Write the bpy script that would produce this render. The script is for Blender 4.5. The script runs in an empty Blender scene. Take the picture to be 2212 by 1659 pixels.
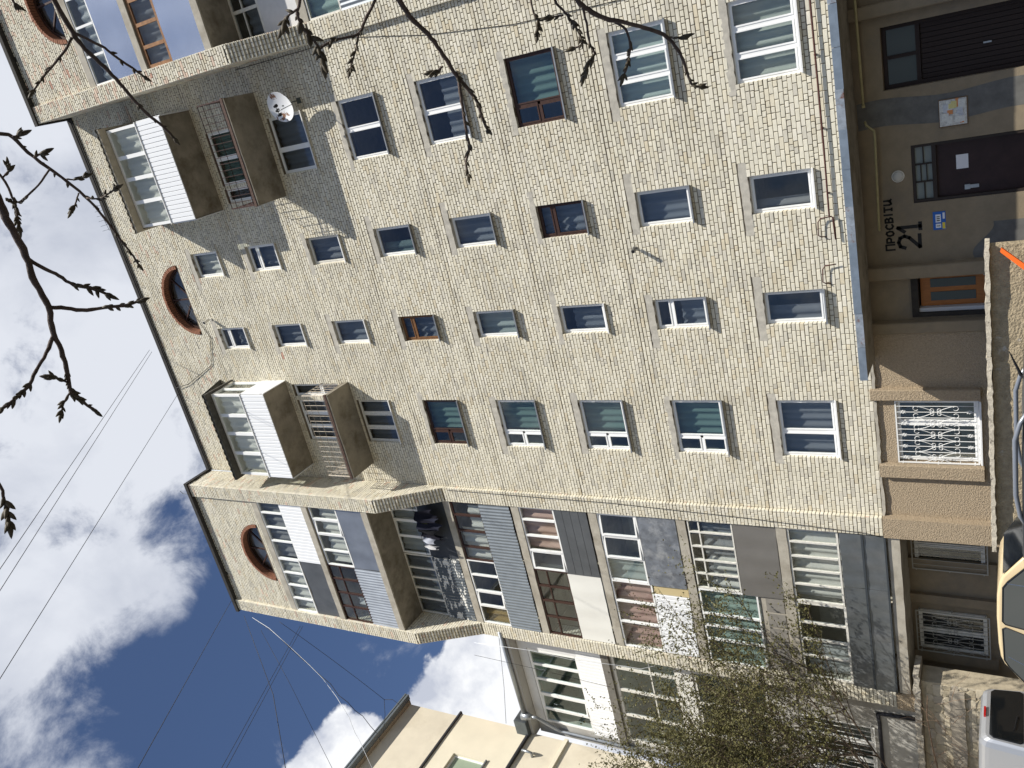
import bpy, bmesh, math, random
import numpy as np
from mathutils import Vector, Matrix
R = math.radians
rnd = random.Random(21)
nrg = np.random.default_rng(21)
sc = bpy.context.scene
col = sc.collection

# ------------------------------------------------------------------ camera
YAW, PIT, ROL = R(24.06), R(31.641), R(-0.631)
CAM = Vector((0, -19.321, 1.5))
FPX = 1805.26                      # focal length in pixels of a 2212 px wide picture
_f = Vector((-math.sin(YAW)*math.cos(PIT), math.cos(YAW)*math.cos(PIT), math.sin(PIT)))
_r = Vector((math.cos(YAW), math.sin(YAW), 0)); _u = _r.cross(_f)
_r, _u = math.cos(ROL)*_r + math.sin(ROL)*_u, -math.sin(ROL)*_r + math.cos(ROL)*_u
cd = bpy.data.cameras.new('camera'); co = bpy.data.objects.new('camera', cd); col.objects.link(co)
cd.sensor_width = 36; cd.lens = 36*FPX/2212; cd.clip_start = .05; cd.clip_end = 3000
# the phone was held on its side: picture right is world down
co.matrix_world = Matrix.Translation(CAM) @ Matrix((-_u, _r, -_f)).transposed().to_4x4()
sc.camera = co

# ------------------------------------------------------------------ sun, sky, exposure
SUN_TRAVEL = Vector((-1.47, 1.10, -2.12)).normalized()
EL = math.asin(-SUN_TRAVEL.z); AZ = math.atan2(-SUN_TRAVEL.x, -SUN_TRAVEL.y)
sl = bpy.data.lights.new('sun', 'SUN'); so = bpy.data.objects.new('sun', sl); col.objects.link(so)
sl.energy = 4.6; sl.angle = R(0.53); sl.color = (1, .955, .87)
so.rotation_euler = SUN_TRAVEL.to_track_quat('-Z', 'Y').to_euler(); so.location = (20, -30, 40)
sc.view_settings.view_transform = 'Standard'; sc.view_settings.look = 'None'
sc.view_settings.exposure = 0.55; sc.view_settings.gamma = 1; sc.view_settings.use_curve_mapping = False
sc.render.engine = 'CYCLES'
sc.render.resolution_x, sc.render.resolution_y = 1024, 768
sc.cycles.max_bounces = 8; sc.cycles.transparent_max_bounces = 12

def raydir(px, py):
    d = _f + _r*((1659-py)-829.5)/FPX - _u*(px-1106)/FPX
    return d
def on_y(px, py, Y):
    d = raydir(px, py); return CAM + d*((Y-CAM.y)/d.y)
def on_x(px, py, X):
    d = raydir(px, py); return CAM + d*((X-CAM.x)/d.x)
def at_d(px, py, D): return CAM + raydir(px, py).normalized()*D

def make_world():
    w = bpy.data.worlds.new('World'); sc.world = w; w.use_nodes = True
    nt = w.node_tree; N = nt.nodes; Lk = nt.links; N.clear()
    out = N.new('ShaderNodeOutputWorld'); bg = N.new('ShaderNodeBackground'); bg.inputs['Strength'].default_value = .085
    sky = N.new('ShaderNodeTexSky'); sky.sky_type = 'NISHITA'; sky.sun_disc = False
    sky.sun_elevation = EL; sky.sun_rotation = AZ; sky.air_density = 1.0; sky.dust_density = .25; sky.ozone_density = 2.0
    tc = N.new('ShaderNodeTexCoord')
    def math_(op, a, b=None, c=None, clamp=False):
        m = N.new('ShaderNodeMath'); m.operation = op; m.use_clamp = clamp
        for i, s in enumerate((a, b, c)):
            if s is None: continue
            if isinstance(s, (int, float)): m.inputs[i].default_value = s
            else: Lk.new(s, m.inputs[i])
        return m.outputs[0]
    # flatten towards a cloud deck so that clouds stretch to the horizon
    sep = N.new('ShaderNodeSeparateXYZ'); Lk.new(tc.outputs['Generated'], sep.inputs[0])
    zz = math_('MAXIMUM', sep.outputs[2], .06)
    cmb = N.new('ShaderNodeCombineXYZ')
    Lk.new(math_('DIVIDE', sep.outputs[0], zz), cmb.inputs[0]); Lk.new(math_('DIVIDE', sep.outputs[1], zz), cmb.inputs[1])
    def noise(scale, detail, rough, dist=0., off=0.):
        mp = N.new('ShaderNodeMapping'); mp.inputs['Location'].default_value = (off, off*.7, off*.3)
        Lk.new(tc.outputs['Generated'], mp.inputs[0])
        n = N.new('ShaderNodeTexNoise'); n.inputs['Scale'].default_value = scale; n.inputs['Detail'].default_value = detail
        n.inputs['Roughness'].default_value = rough; n.inputs['Distortion'].default_value = dist
        Lk.new(mp.outputs[0], n.inputs['Vector']); return n.outputs['Fac']
    n1 = noise(8.0, 14, .64, .35, 3.1); n2 = noise(4.5, 8, .55, .3, 8.7); n3 = noise(15, 12, .56, .1, 1.3)
    def patch(px, py, rin, rout):
        d = raydir(px, py).normalized()
        v = N.new('ShaderNodeVectorMath'); v.operation = 'DOT_PRODUCT'; v.inputs[1].default_value = d
        Lk.new(tc.outputs['Generated'], v.inputs[0])
        mr = N.new('ShaderNodeMapRange'); mr.interpolation_type = 'SMOOTHSTEP'
        mr.inputs['From Min'].default_value = math.cos(rout); mr.inputs['From Max'].default_value = math.cos(rin)
        Lk.new(v.outputs['Value'], mr.inputs['Value']); return mr.outputs[0]
    # high broken veil
    b = math_('MULTIPLY', patch(60, 250, .22, .45), .35)
    for px, py, r0, r1, k in ((190,1120,.05,.2,.16), (285,1255,.015,.09,.17), (10,1360,.02,.085,.17), (100,1530,.04,.15,.17), (405,1250,.01,.055,.13), (400,1385,.008,.045,.09),
                              (640,1500,.1,.24,-.22), (258,1462,.015,.085,-.17), (372,1165,.01,.05,-.15), (90,1420,.01,.05,-.06), (440,1500,.03,.1,-.1)):
        b = math_('ADD', b, math_('MULTIPLY', patch(px, py, r0, r1), k))
    base = math_('ADD', math_('MULTIPLY', n1, 1.45), math_('MULTIPLY', n2, .40))
    vs = N.new('ShaderNodeMapRange'); vs.interpolation_type = 'SMOOTHSTEP'
    vs.inputs['From Min'].default_value = .86; vs.inputs['From Max'].default_value = 1.24
    Lk.new(math_('ADD', base, b), vs.inputs['Value'])
    # heaped cumulus low over the roofs
    cu = math_('MAXIMUM', patch(1065, 1440, .02, .085), patch(990, 1560, .02, .105))
    cu = math_('MAXIMUM', cu, patch(760, 1690, .03, .1))
    cu = math_('MAXIMUM', cu, patch(1250, 1620, .04, .13))
    cs = N.new('ShaderNodeMapRange'); cs.interpolation_type = 'SMOOTHSTEP'
    cs.inputs['From Min'].default_value = .70; cs.inputs['From Max'].default_value = .79
    Lk.new(math_('ADD', math_('MULTIPLY', n3, .85), math_('MULTIPLY', cu, .6)), cs.inputs['Value'])
    # colours
    shade = N.new('ShaderNodeMapRange'); shade.inputs['From Min'].default_value = .35; shade.inputs['From Max'].default_value = .68
    Lk.new(math_('ADD', n2, math_('MULTIPLY', vs.outputs[0], .12)), shade.inputs['Value'])
    cc = N.new('ShaderNodeMix'); cc.data_type = 'RGBA'; Lk.new(shade.outputs[0], cc.inputs[0])
    cc.inputs[6].default_value = (3.1, 3.45, 4.35, 1); cc.inputs[7].default_value = (6.6, 6.85, 7.4, 1)
    m1 = N.new('ShaderNodeMix'); m1.data_type = 'RGBA'
    tint = N.new('ShaderNodeMix'); tint.data_type = 'RGBA'; tint.blend_type = 'MULTIPLY'; tint.inputs[0].default_value = 1
    Lk.new(sky.outputs[0], tint.inputs[6]); tint.inputs[7].default_value = (.72, .74, .84, 1)
    Lk.new(math_('MULTIPLY', vs.outputs[0], .93), m1.inputs[0]); Lk.new(tint.outputs[2], m1.inputs[6]); Lk.new(cc.outputs[2], m1.inputs[7])
    c2 = N.new('ShaderNodeMix'); c2.data_type = 'RGBA'
    s3 = N.new('ShaderNodeMapRange'); s3.inputs['From Min'].default_value = .38; s3.inputs['From Max'].default_value = .58
    Lk.new(n3, s3.inputs['Value']); Lk.new(s3.outputs[0], c2.inputs[0])
    c2.inputs[6].default_value = (4.6, 4.9, 5.7, 1); c2.inputs[7].default_value = (8.0, 8.1, 8.3, 1)
    m2 = N.new('ShaderNodeMix'); m2.data_type = 'RGBA'
    Lk.new(cs.outputs[0], m2.inputs[0]); Lk.new(m1.outputs[2], m2.inputs[6]); Lk.new(c2.outputs[2], m2.inputs[7])
    Lk.new(m2.outputs[2], bg.inputs[0]); Lk.new(bg.outputs[0], out.inputs[0])
make_world()

# ------------------------------------------------------------------ materials
MATS = {}
def mat(name, color, rough=.8, metal=0., var=.0, vscale=6., bump=0., bscale=40., dirt=None, dscale=2., dlo=.45, dhi=.7, attr=None, spec=.3, stretch=None, bdist=.01, coat=0.):
    if name in MATS: return MATS[name]
    m = bpy.data.materials.new(name); m.use_nodes = True
    nt = m.node_tree; N = nt.nodes; Lk = nt.links
    p = N['Principled BSDF']; p.inputs['Roughness'].default_value = rough; p.inputs['Metallic'].default_value = metal
    p.inputs['Specular IOR Level'].default_value = spec
    if coat: p.inputs['Coat Weight'].default_value = coat; p.inputs['Coat Roughness'].default_value = .05
    src = None
    tc = N.new('ShaderNodeTexCoord'); vec = tc.outputs['Object']
    geo = N.new('ShaderNodeNewGeometry'); vec = geo.outputs['Position']
    if stretch:
        mp = N.new('ShaderNodeMapping'); mp.inputs['Scale'].default_value = stretch; Lk.new(vec, mp.inputs[0]); vec = mp.outputs[0]
    def noise(s, d=6, r=.6):
        n = N.new('ShaderNodeTexNoise'); n.inputs['Scale'].default_value = s; n.inputs['Detail'].default_value = d; n.inputs['Roughness'].default_value = r
        Lk.new(vec, n.inputs['Vector']); return n.outputs['Fac']
    if attr:
        a = N.new('ShaderNodeAttribute'); a.attribute_name = attr; src = a.outputs['Color']
    else:
        rgb = N.new('ShaderNodeRGB'); rgb.outputs[0].default_value = (*color, 1); src = rgb.outputs[0]
    if var:
        mr = N.new('ShaderNodeMapRange'); mr.inputs['To Min'].default_value = 1-var; mr.inputs['To Max'].default_value = 1+var
        mr.inputs['From Min'].default_value = .3; mr.inputs['From Max'].default_value = .7
        Lk.new(noise(vscale), mr.inputs['Value'])
        mx = N.new('ShaderNodeMix'); mx.data_type = 'RGBA'; mx.blend_type = 'MULTIPLY'; mx.inputs[0].default_value = 1
        Lk.new(src, mx.inputs[6]); Lk.new(mr.outputs[0], mx.inputs[7]); src = mx.outputs[2]
    if dirt:
        mr = N.new('ShaderNodeMapRange'); mr.inputs['From Min'].default_value = dlo; mr.inputs['From Max'].default_value = dhi
        Lk.new(noise(dscale, 8, .65), mr.inputs['Value'])
        mx = N.new('ShaderNodeMix'); mx.data_type = 'RGBA'; Lk.new(mr.outputs[0], mx.inputs[0])
        Lk.new(src, mx.inputs[6]); mx.inputs[7].default_value = (*dirt, 1); src = mx.outputs[2]
    Lk.new(src, p.inputs['Base Color'])
    if bump:
        b = N.new('ShaderNodeBump'); b.inputs['Strength'].default_value = bump; b.inputs['Distance'].default_value = bdist
        Lk.new(noise(bscale, 5, .55), b.inputs['Height']); Lk.new(b.outputs[0], p.inputs['Normal'])
    MATS[name] = m; return m

def glass_mat(name, tint=(.8, .85, .84), rough=.01, refl=1.45):
    if name in MATS: return MATS[name]
    m = bpy.data.materials.new(name); m.use_nodes = True; nt = m.node_tree; N = nt.nodes; Lk = nt.links; N.clear()
    o = N.new('ShaderNodeOutputMaterial'); mx = N.new('ShaderNodeMixShader'); t = N.new('ShaderNodeBsdfTransparent'); g = N.new('ShaderNodeBsdfGlossy')
    ge = N.new('ShaderNodeNewGeometry'); dt = N.new('ShaderNodeVectorMath'); dt.operation = 'DOT_PRODUCT'; Lk.new(ge.outputs['Incoming'], dt.inputs[0]); Lk.new(ge.outputs['Normal'], dt.inputs[1])
    ab = N.new('ShaderNodeMath'); ab.operation = 'ABSOLUTE'; Lk.new(dt.outputs['Value'], ab.inputs[0]); iv = N.new('ShaderNodeMath'); iv.operation = 'SUBTRACT'; iv.inputs[0].default_value = 1; Lk.new(ab.outputs[0], iv.inputs[1])
    fr = N.new('ShaderNodeMath'); fr.operation = 'POWER'; fr.inputs[1].default_value = 5; Lk.new(iv.outputs[0], fr.inputs[0])
    ad = N.new('ShaderNodeMath'); ad.operation = 'MULTIPLY_ADD'; ad.inputs[1].default_value = .94; ad.inputs[2].default_value = ((refl-1)/(refl+1))**2; ad.use_clamp = True
    t.inputs[0].default_value = (*tint, 1); g.inputs['Roughness'].default_value = rough; g.inputs[0].default_value = (.95, .97, 1, 1)
    geo = N.new('ShaderNodeNewGeometry'); ns = N.new('ShaderNodeTexNoise'); ns.inputs['Scale'].default_value = 1.6; ns.inputs['Detail'].default_value = 1
    Lk.new(geo.outputs['Position'], ns.inputs['Vector'])
    b = N.new('ShaderNodeBump'); b.inputs['Strength'].default_value = .12; b.inputs['Distance'].default_value = .02
    Lk.new(ns.outputs['Fac'], b.inputs['Height']); Lk.new(b.outputs[0], g.inputs['Normal'])
    Lk.new(fr.outputs[0], ad.inputs[0]); Lk.new(ad.outputs[0], mx.inputs[0]); Lk.new(t.outputs[0], mx.inputs[1]); Lk.new(g.outputs[0], mx.inputs[2]); Lk.new(mx.outputs[0], o.inputs[0])
    MATS[name] = m; return m
def cloth_mat(name, color, tr=.45):
    if name in MATS: return MATS[name]
    m = bpy.data.materials.new(name); m.use_nodes = True; nt = m.node_tree; N = nt.nodes; Lk = nt.links; N.clear()
    o = N.new('ShaderNodeOutputMaterial'); mx = N.new('ShaderNodeMixShader'); d = N.new('ShaderNodeBsdfDiffuse'); t = N.new('ShaderNodeBsdfTranslucent')
    mx.inputs[0].default_value = tr; d.inputs[0].default_value = (*color, 1); t.inputs[0].default_value = (*color, 1)
    Lk.new(d.outputs[0], mx.inputs[1]); Lk.new(t.outputs[0], mx.inputs[2]); Lk.new(mx.outputs[0], o.inputs[0])
    MATS[name] = m; return m

BRICK = mat('brick_silicate', (0,)*3, .92, attr='bcol', var=.07, vscale=9, dirt=(.36, .325, .265), dscale=1.1, dlo=.60, dhi=.95, bump=.35, bscale=70)
MORTAR = mat('mortar', (.165, .135, .098), .95, var=.2, vscale=5, bump=.4, bscale=60)
REDBRICK = mat('red_brick', (.27, .122, .073), .9, var=.25, vscale=14, bump=.4, bscale=60)
CONC = mat('concrete', (.40, .37, .31), .92, var=.14, vscale=3, bump=.3, bscale=35, dirt=(.27, .24, .19), dscale=1.7)
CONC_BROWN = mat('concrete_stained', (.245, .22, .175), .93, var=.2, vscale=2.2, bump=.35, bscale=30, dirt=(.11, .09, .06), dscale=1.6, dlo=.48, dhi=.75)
LINTEL = mat('lintel_concrete', (.43, .405, .35), .93, var=.16, vscale=7, bump=.5, bscale=45)
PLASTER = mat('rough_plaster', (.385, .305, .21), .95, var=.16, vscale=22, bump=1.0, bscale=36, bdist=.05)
PLASTER_SHADE = mat('plaster_smooth_shade', (.235, .19, .13), .95, var=.10, vscale=4, bump=.35, bscale=30, dirt=(.16, .14, .115), dscale=.8, dlo=.52, dhi=.8)  # same plaster, colour darkened to carry the shade under canopy and bay
WHITE = mat('pvc_white', (.82, .82, .80), .35, spec=.5, var=.03, vscale=3)
OLDWHITE = mat('old_white_paint', (.66, .64, .58), .6, var=.12, vscale=12, dirt=(.38, .34, .28), dscale=5, dlo=.6, dhi=.8)
BROWNW = mat('brown_paint_wood', (.05, .024, .017), .5, var=.25, vscale=18)
ORANGEW = mat('weathered_wood', (.17, .08, .032), .6, var=.35, vscale=9, stretch=(1, 1, 1))
SILLW = mat('sill_white', (.74, .74, .73), .4, spec=.5); SILLD = mat('sill_zinc', (.30, .31, .32), .45, metal=.6, var=.15)
GLASS = glass_mat('window_glass', (.95,.97,.96)); GLASS_D = glass_mat('window_glass_dark', (.88,.91,.92), refl=1.55); GLASS_T = glass_mat('window_glass_teal', (.88,.94,.93), refl=1.6)
ROOM = mat('room_wall', (.30, .28, .25), .95, var=.1); ROOM_L = mat('loggia_plaster', (.50, .47, .40), .9, var=.1, vscale=2)
CUR_W = cloth_mat('curtain_white', (.80, .79, .76)); CUR_B = cloth_mat('curtain_blue', (.33, .345, .38)); CUR_T = cloth_mat('curtain_teal', (.24, .31, .30))
CUR_P = cloth_mat('curtain_pink', (.72, .50, .43)); CUR_G = cloth_mat('curtain_grey', (.34, .34, .36)); CUR_M = cloth_mat('curtain_mauve', (.48, .31, .28), .3); CUR_LG = cloth_mat('curtain_pale_green', (.58, .63, .59))
ROOFEDGE = mat('roof_felt', (.035, .033, .03), .85, var=.3, vscale=9, bump=.6, bscale=25)
BLUESHEET = mat('blue_grey_sheet', (.14, .153, .16), .42, metal=.55, var=.16, vscale=2.2, dirt=(.2, .21, .22), dscale=1.4)
ZINC = mat('zinc_sheet', (.37, .385, .40), .38, metal=.75, var=.14, vscale=1.4, bump=.1, bscale=3)
CORR = mat('corrugated_grey', (.22, .245, .265), .5, metal=.35, var=.1, vscale=3)
CORR_L = mat('corrugated_galvanised', (.36, .39, .43), .5, metal=.25, var=.14, vscale=2)
DARKSHEET = mat('dark_sheet', (.108, .114, .12), .5, metal=.3, var=.14, vscale=2)
WORN = mat('worn_sheet', (.19, .205, .23), .55, metal=.35, var=.3, vscale=5, dirt=(.36, .37, .38), dscale=3.2, dlo=.5, dhi=.72)
TAUPE = mat('taupe_sheet', (.20, .19, .175), .5, metal=.3, var=.06, vscale=2)
FLATW = mat('white_flat_sheet', (.72, .71, .66), .55, var=.03, vscale=1)
SIDING = mat('white_siding', (.80, .81, .82), .4, spec=.45)
IRON = mat('rusty_iron', (.09, .055, .042), .75, metal=.2, var=.35, vscale=20); IRON_L = mat('pale_iron', (.50, .44, .36), .7, var=.3, vscale=15)
BLACK = mat('black_plastic', (.018, .018, .02), .5); WIRE = mat('cable_black', (.02, .02, .022), .6); WIREW = mat('cable_white', (.7, .72, .74), .5)
GREYSTEEL = mat('grey_steel', (.33, .35, .37), .4, metal=.7, var=.12)

# ------------------------------------------------------------------ helpers
class MB:
    def __init__(s): s.v = []; s.f = []
    def add(s, vs, fs):
        n = len(s.v); s.v += [tuple(p) for p in vs]; s.f += [tuple(i+n for i in q) for q in fs]; return s
    def box(s, x0, x1, y0, y1, z0, z1):
        x0, x1 = min(x0, x1), max(x0, x1); y0, y1 = min(y0, y1), max(y0, y1); z0, z1 = min(z0, z1), max(z0, z1)
        return s.add([(x0,y0,z0),(x1,y0,z0),(x1,y1,z0),(x0,y1,z0),(x0,y0,z1),(x1,y0,z1),(x1,y1,z1),(x0,y1,z1)],
                     [(0,3,2,1),(4,5,6,7),(0,1,5,4),(1,2,6,5),(2,3,7,6),(3,0,4,7)])
    def quad(s, *p): return s.add(p, [tuple(range(len(p)))])
    def tube(s, pts, r, n=6, cap=True):
        pts = [Vector(p) for p in pts]; rs = r if isinstance(r, (list, tuple)) else [r]*len(pts)
        T = []
        for i in range(len(pts)):
            a = pts[max(i-1, 0)]; b = pts[min(i+1, len(pts)-1)]; T.append((b-a).normalized() if (b-a).length > 1e-9 else Vector((0,0,1)))
        up = Vector((0,0,1)) if abs(T[0].z) < .9 else Vector((1,0,0))
        nn = T[0].cross(up).normalized(); vs = []
        for p, t, rr in zip(pts, T, rs):
            nn = (nn - t*nn.dot(t)); nn = nn.normalized() if nn.length > 1e-6 else t.orthogonal().normalized()
            bb = t.cross(nn)
            for k in range(n):
                a = 2*math.pi*k/n; vs.append(p + (nn*math.cos(a)+bb*math.sin(a))*rr)
        fs = []
        for i in range(len(pts)-1):
            for k in range(n):
                k2 = (k+1) % n; fs.append((i*n+k, i*n+k2, (i+1)*n+k2, (i+1)*n+k))
        if cap: fs += [tuple(range(n))[::-1], tuple(range((len(pts)-1)*n, len(pts)*n))]
        return s.add(vs, fs)
    def grid(s, fn, nu, nv):
        vs = [fn(i/nu, j/nv) for j in range(nv+1) for i in range(nu+1)]
        fs = [(j*(nu+1)+i, j*(nu+1)+i+1, (j+1)*(nu+1)+i+1, (j+1)*(nu+1)+i) for j in range(nv) for i in range(nu)]
        return s.add(vs, fs)
    def prism(s, poly, ax, a0, a1):
        # poly: 2D points; ax: axis extruded along
        def P(p, a): return {'x': (a, p[0], p[1]), 'y': (p[0], a, p[1]), 'z': (p[0], p[1], a)}[ax]
        n = len(poly); vs = [P(p, a0) for p in poly]+[P(p, a1) for p in poly]
        return s.add(vs, [tuple(range(n))[::-1], tuple(range(n, 2*n))]+[(i, (i+1) % n, n+(i+1) % n, n+i) for i in range(n)])
    def mesh(s, name, smooth=False):
        m = bpy.data.meshes.new(name); m.from_pydata(s.v, [], s.f); m.update()
        if smooth: m.polygons.foreach_set('use_smooth', [True]*len(m.polygons))
        return m
    def build(s, name, material, parent=None, smooth=False, kind=None, label=None, fixn=False):
        me = s.mesh(name, smooth)
        if fixn:
            b = bmesh.new(); b.from_mesh(me); bmesh.ops.recalc_face_normals(b, faces=b.faces); b.to_mesh(me); b.free()
        return link(name, me, material, parent, kind, label)
ORG = {}
def link(name, me, material, parent=None, kind=None, label=None, loc=None):
    if material and not me.materials: me.materials.append(material)
    o = bpy.data.objects.new(name, me); col.objects.link(o)
    if parent is not None: par(o, parent)
    if loc is not None: o.location = loc
    if kind: o['kind'] = kind
    if label: o['label'] = label
    return o
def par(o, p):
    o.parent = p
    if p.type == 'EMPTY': o.matrix_parent_inverse = Matrix.Translation(-Vector(p.location)) if p.rotation_euler.z == 0 else (Matrix.Translation(p.location) @ Matrix.Rotation(p.rotation_euler.z, 4, 'Z')).inverted()
def thing(name, label, cat, loc=(0,0,0), group=None):
    o = bpy.data.objects.new(name, None); col.objects.link(o); o.location = loc; o.empty_display_size = .2
    o['label'] = label; o['category'] = cat
    if group: o['group'] = group
    return o
def tag(o, label, cat, group=None):
    o['label'] = label; o['category'] = cat
    if group: o['group'] = group
    return o
# ------------------------------------------------------------------ ground
def gz(y): t = min(1, max(0, (y+9.4)/1.4)); return .08+.37*t*t*(3-2*t)
MB().grid(lambda u, v: (-150+300*u, -150+300*v, gz(-150+300*v)), 6, 600).build('ground', mat('asphalt', (.07, .068, .065), .9, var=.2, vscale=1.5, bump=.4, bscale=60), kind='structure', smooth=True)

# ------------------------------------------------------------------ the apartment building
XL, XR = -12.34, 1.80            # inner corners where the two loggia bays meet the main wall
ZB, ZT = 4.60, 30.05             # bottom and top of the brickwork
YU, YL = -1.21, -.13             # fronts of the bays above and below the corbels
CZ0, CZ1 = 18.25, 20.45
SLAB = [4.52, 7.30, 10.11, 12.92, 15.68, 18.39, 21.19, 24.08]
BLD = thing('apartment_building', 'tall cream brick apartment block with glazed loggias and balconies', 'building', (-5.5, 0, .1))
WALL = None
def wz(k): return 5.50+2.8*(k-1), 6.88+2.8*(k-1)
COLS = {'R': (-1.49, .19), 'S2': (-4.40, -3.52), 'S1': (-7.13, -6.31), 'L': (-10.75, -9.16)}
holes = []
for c, (a, b) in COLS.items():
    for k in range(1, 9):
        z0, z1 = wz(k)
        if c in 'RL' and k >= 7: z0 -= .85 if False else 0
        holes.append((a, b, z0, z1))
DOORS = [(-9.16+.10, -9.16+.80, 2.8*6+4.62, wz(7)[1]), (-2.20+.0, -1.49-.08, 2.8*6+4.62, wz(7)[1])]
holes += [(-9.02, -8.55, 21.45, 23.70), (-2.05, -1.60, 21.45, 23.70)]
ARCH = (-5.16, 27.47, 1.20)      # centre x, base z, clear radius of the half-round attic window
LINT = []
for c, (a, b) in COLS.items():
    for k in range(1, 9):
        if c in 'RL' and k >= 6: continue
        e1, e2 = rnd.uniform(.12, .5), rnd.uniform(.12, .5)
        if c in 'RL': e1, e2 = rnd.uniform(.08, .3), rnd.uniform(.08, .28)
        LINT.append((a-e1, b+e2, wz(k)[1], wz(k)[1]+rnd.choice((.17, .2, .2))))

PAL = np.array([(.655,.615,.50),(.68,.64,.525),(.63,.58,.455),(.585,.55,.46),(.695,.655,.55),(.61,.545,.41),(.52,.49,.41)])
PHS = [(rnd.uniform(.25, 2.4), rnd.uniform(.25, 2.4), rnd.uniform(0, 6.28)) for _ in range(14)]
def patchy(x, z):
    s_ = 0.
    for a_, b_, p_ in PHS: s_ = s_+np.sin(a_*x+b_*z*1.3+p_)*np.cos(b_*x*.7-a_*z+p_*2)
    return s_/len(PHS)*2.6
PW = np.array([.32,.26,.14,.10,.12,.04,.02])
class Bricks:
    def __init__(s): s.rows = []
    def field(s, org, ud, nd, u0, u1, z0, z1, holes=(), arch=None, bond=.268, hd=.14, front=None, pink=0., cuts=True, heads=.14):
        """courses of bricks on the plane through org; ud along, nd outwards"""
        n = int(round((z1-z0)/.1))
        for i in range(n):
            za = z0+i*.1; zc = za+.05; lo = rnd.uniform(0, .004); hi = rnd.uniform(0, .003)
            fb = ((za-4.55) % 2.8); band = fb < .12 or fb > 2.74
            if band: lo += .008
            blk = [(h[0], h[1]) for h in holes if h[2] < zc < h[3]]
            if arch:
                ac, az, ar = arch
                if zc > az and zc-az < ar: w = math.sqrt(ar*ar-(zc-az)**2); blk.append((ac-w, ac+w))
                elif abs(zc-az) < .05: blk.append((ac-ar, ac+ar))
            uu0, uu1 = (u0, u1) if front is None else front(zc)
            blk.sort(); free = []; cur = uu0
            for a, b in blk:
                if a > cur: free.append((cur, min(a, uu1)))
                cur = max(cur, b)
            if cur < uu1: free.append((cur, uu1))
            head = i % 5 == 2                                # a course of headers after every four of stretchers
            g0 = u0 if front is None else -2.
            st = g0-.6+((i % 2)*bond/2+(bond/4 if head else 0)+rnd.uniform(-.012, .012)); st += max(0, math.floor((uu0-st)/bond)-1)*bond
            bd = [st]
            while st < uu1+.3:
                if head or rnd.random() < .05: bd.append(st+bond/2)
                st += bond; bd.append(st+rnd.uniform(-.006, .006))
            for a, b in free:
                for q in range(len(bd)-1):
                    p0, p1 = max(bd[q], a), min(bd[q+1], b)
                    if p1-p0 < .05:
                        continue
                    e0 = bd[q] <= a+.05 if True else False; e1 = bd[q+1] >= b-.05
                    if p0-a < .05: p0 = a
                    if b-p1 < .05: p1 = b
                    s.rows.append((org, ud, nd, p0+(0 if p0 == a else .0075), p1-(0 if p1 == b else .0075), za+.006+lo+max(0, rnd.gauss(0, .002))+.005*max(0, patchy(p0, za)), za+.0945-hi-max(0, rnd.gauss(0, .002)),
                                   hd if (p0 == a or p1 == b) else .03, pink))
    def arrays(s, rows):
        m = len(rows)
        O = np.array([r[0] for r in rows], float); Ud = np.array([r[1] for r in rows], float); Nd = np.array([r[2] for r in rows], float)
        a, b, c, d, dep = (np.array([r[i] for r in rows], float) for i in (3, 4, 5, 6, 7)); pk = np.array([r[8] for r in rows], float)
        j = lambda sc_: nrg.uniform(-sc_, sc_, m)
        front = np.abs(nrg.normal(0, .0035, m)); front = np.minimum(front, .010); front[nrg.random(m) < .05] -= .006
        V = np.zeros((m, 12, 3)); Z = np.array((0, 0, 1.))
        def P(u, z, dd): return O + Ud*u[:, None] + Z*z[:, None] + Nd*dd[:, None]
        ch = nrg.uniform(.005, .011, m)
        back = -dep
        cs = [(a, c, 1, 1), (b, c, -1, 1), (b, d, -1, -1), (a, d, 1, -1)]
        for q, (u, z, su, sz) in enumerate(cs):
            ju, jz = j(.0025), j(.0025)
            V[:, q] = P(u, z, back); V[:, 4+q] = P(u+ju*(dep < .1), z+jz, front-.006)
            V[:, 8+q] = P(u+su*ch+ju, z+sz*ch*.8+jz, front+j(.0015))
        F = []
        for q in range(4):
            r2 = (q+1) % 4; F += [(q, r2, 4+r2, 4+q), (4+q, 4+r2, 8+r2, 8+q)]
        F.append((8, 9, 10, 11)); F = np.array(F)
        idx = nrg.choice(len(PAL), m, p=PW/PW.sum()); C = PAL[idx]*(1+nrg.normal(0, .025, m))[:, None]
        xw = O[:, 0]+O[:, 1]*1.7+(Ud[:, 0]+Ud[:, 1])*(a+b)/2; zw = (c+d)/2
        soot = np.clip(patchy(xw, zw), 0, 1)*.10+np.clip(patchy(xw*2.3+5, zw*2.1), 0, 1)*.07
        fbz = (zw-4.62) % 2.8; soot = soot+np.where((fbz < .11) | (fbz > 2.74), .10, 0)*nrg.random(m)
        for hx0, hx1, hz0, hz1 in holes:                      # rain wash below the ends of the sills
            for hx in (hx0, hx1): soot = soot+np.where((np.abs(xw-hx) < .16) & (zw < hz0) & (zw > hz0-.9), .13*(1-(hz0-zw)/.9), 0)
        C = C*(1-soot[:, None]*np.array((1., 1.04, 1.12)))
        pinkm = nrg.random(m) < pk
        C[pinkm] = np.array((.60, .47, .37))*(1+nrg.normal(0, .1, pinkm.sum()))[:, None]
        red = nrg.random(m) < .0001+pk*.012; C[red] = np.array((.48, .28, .21))
        return V, F, C
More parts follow.
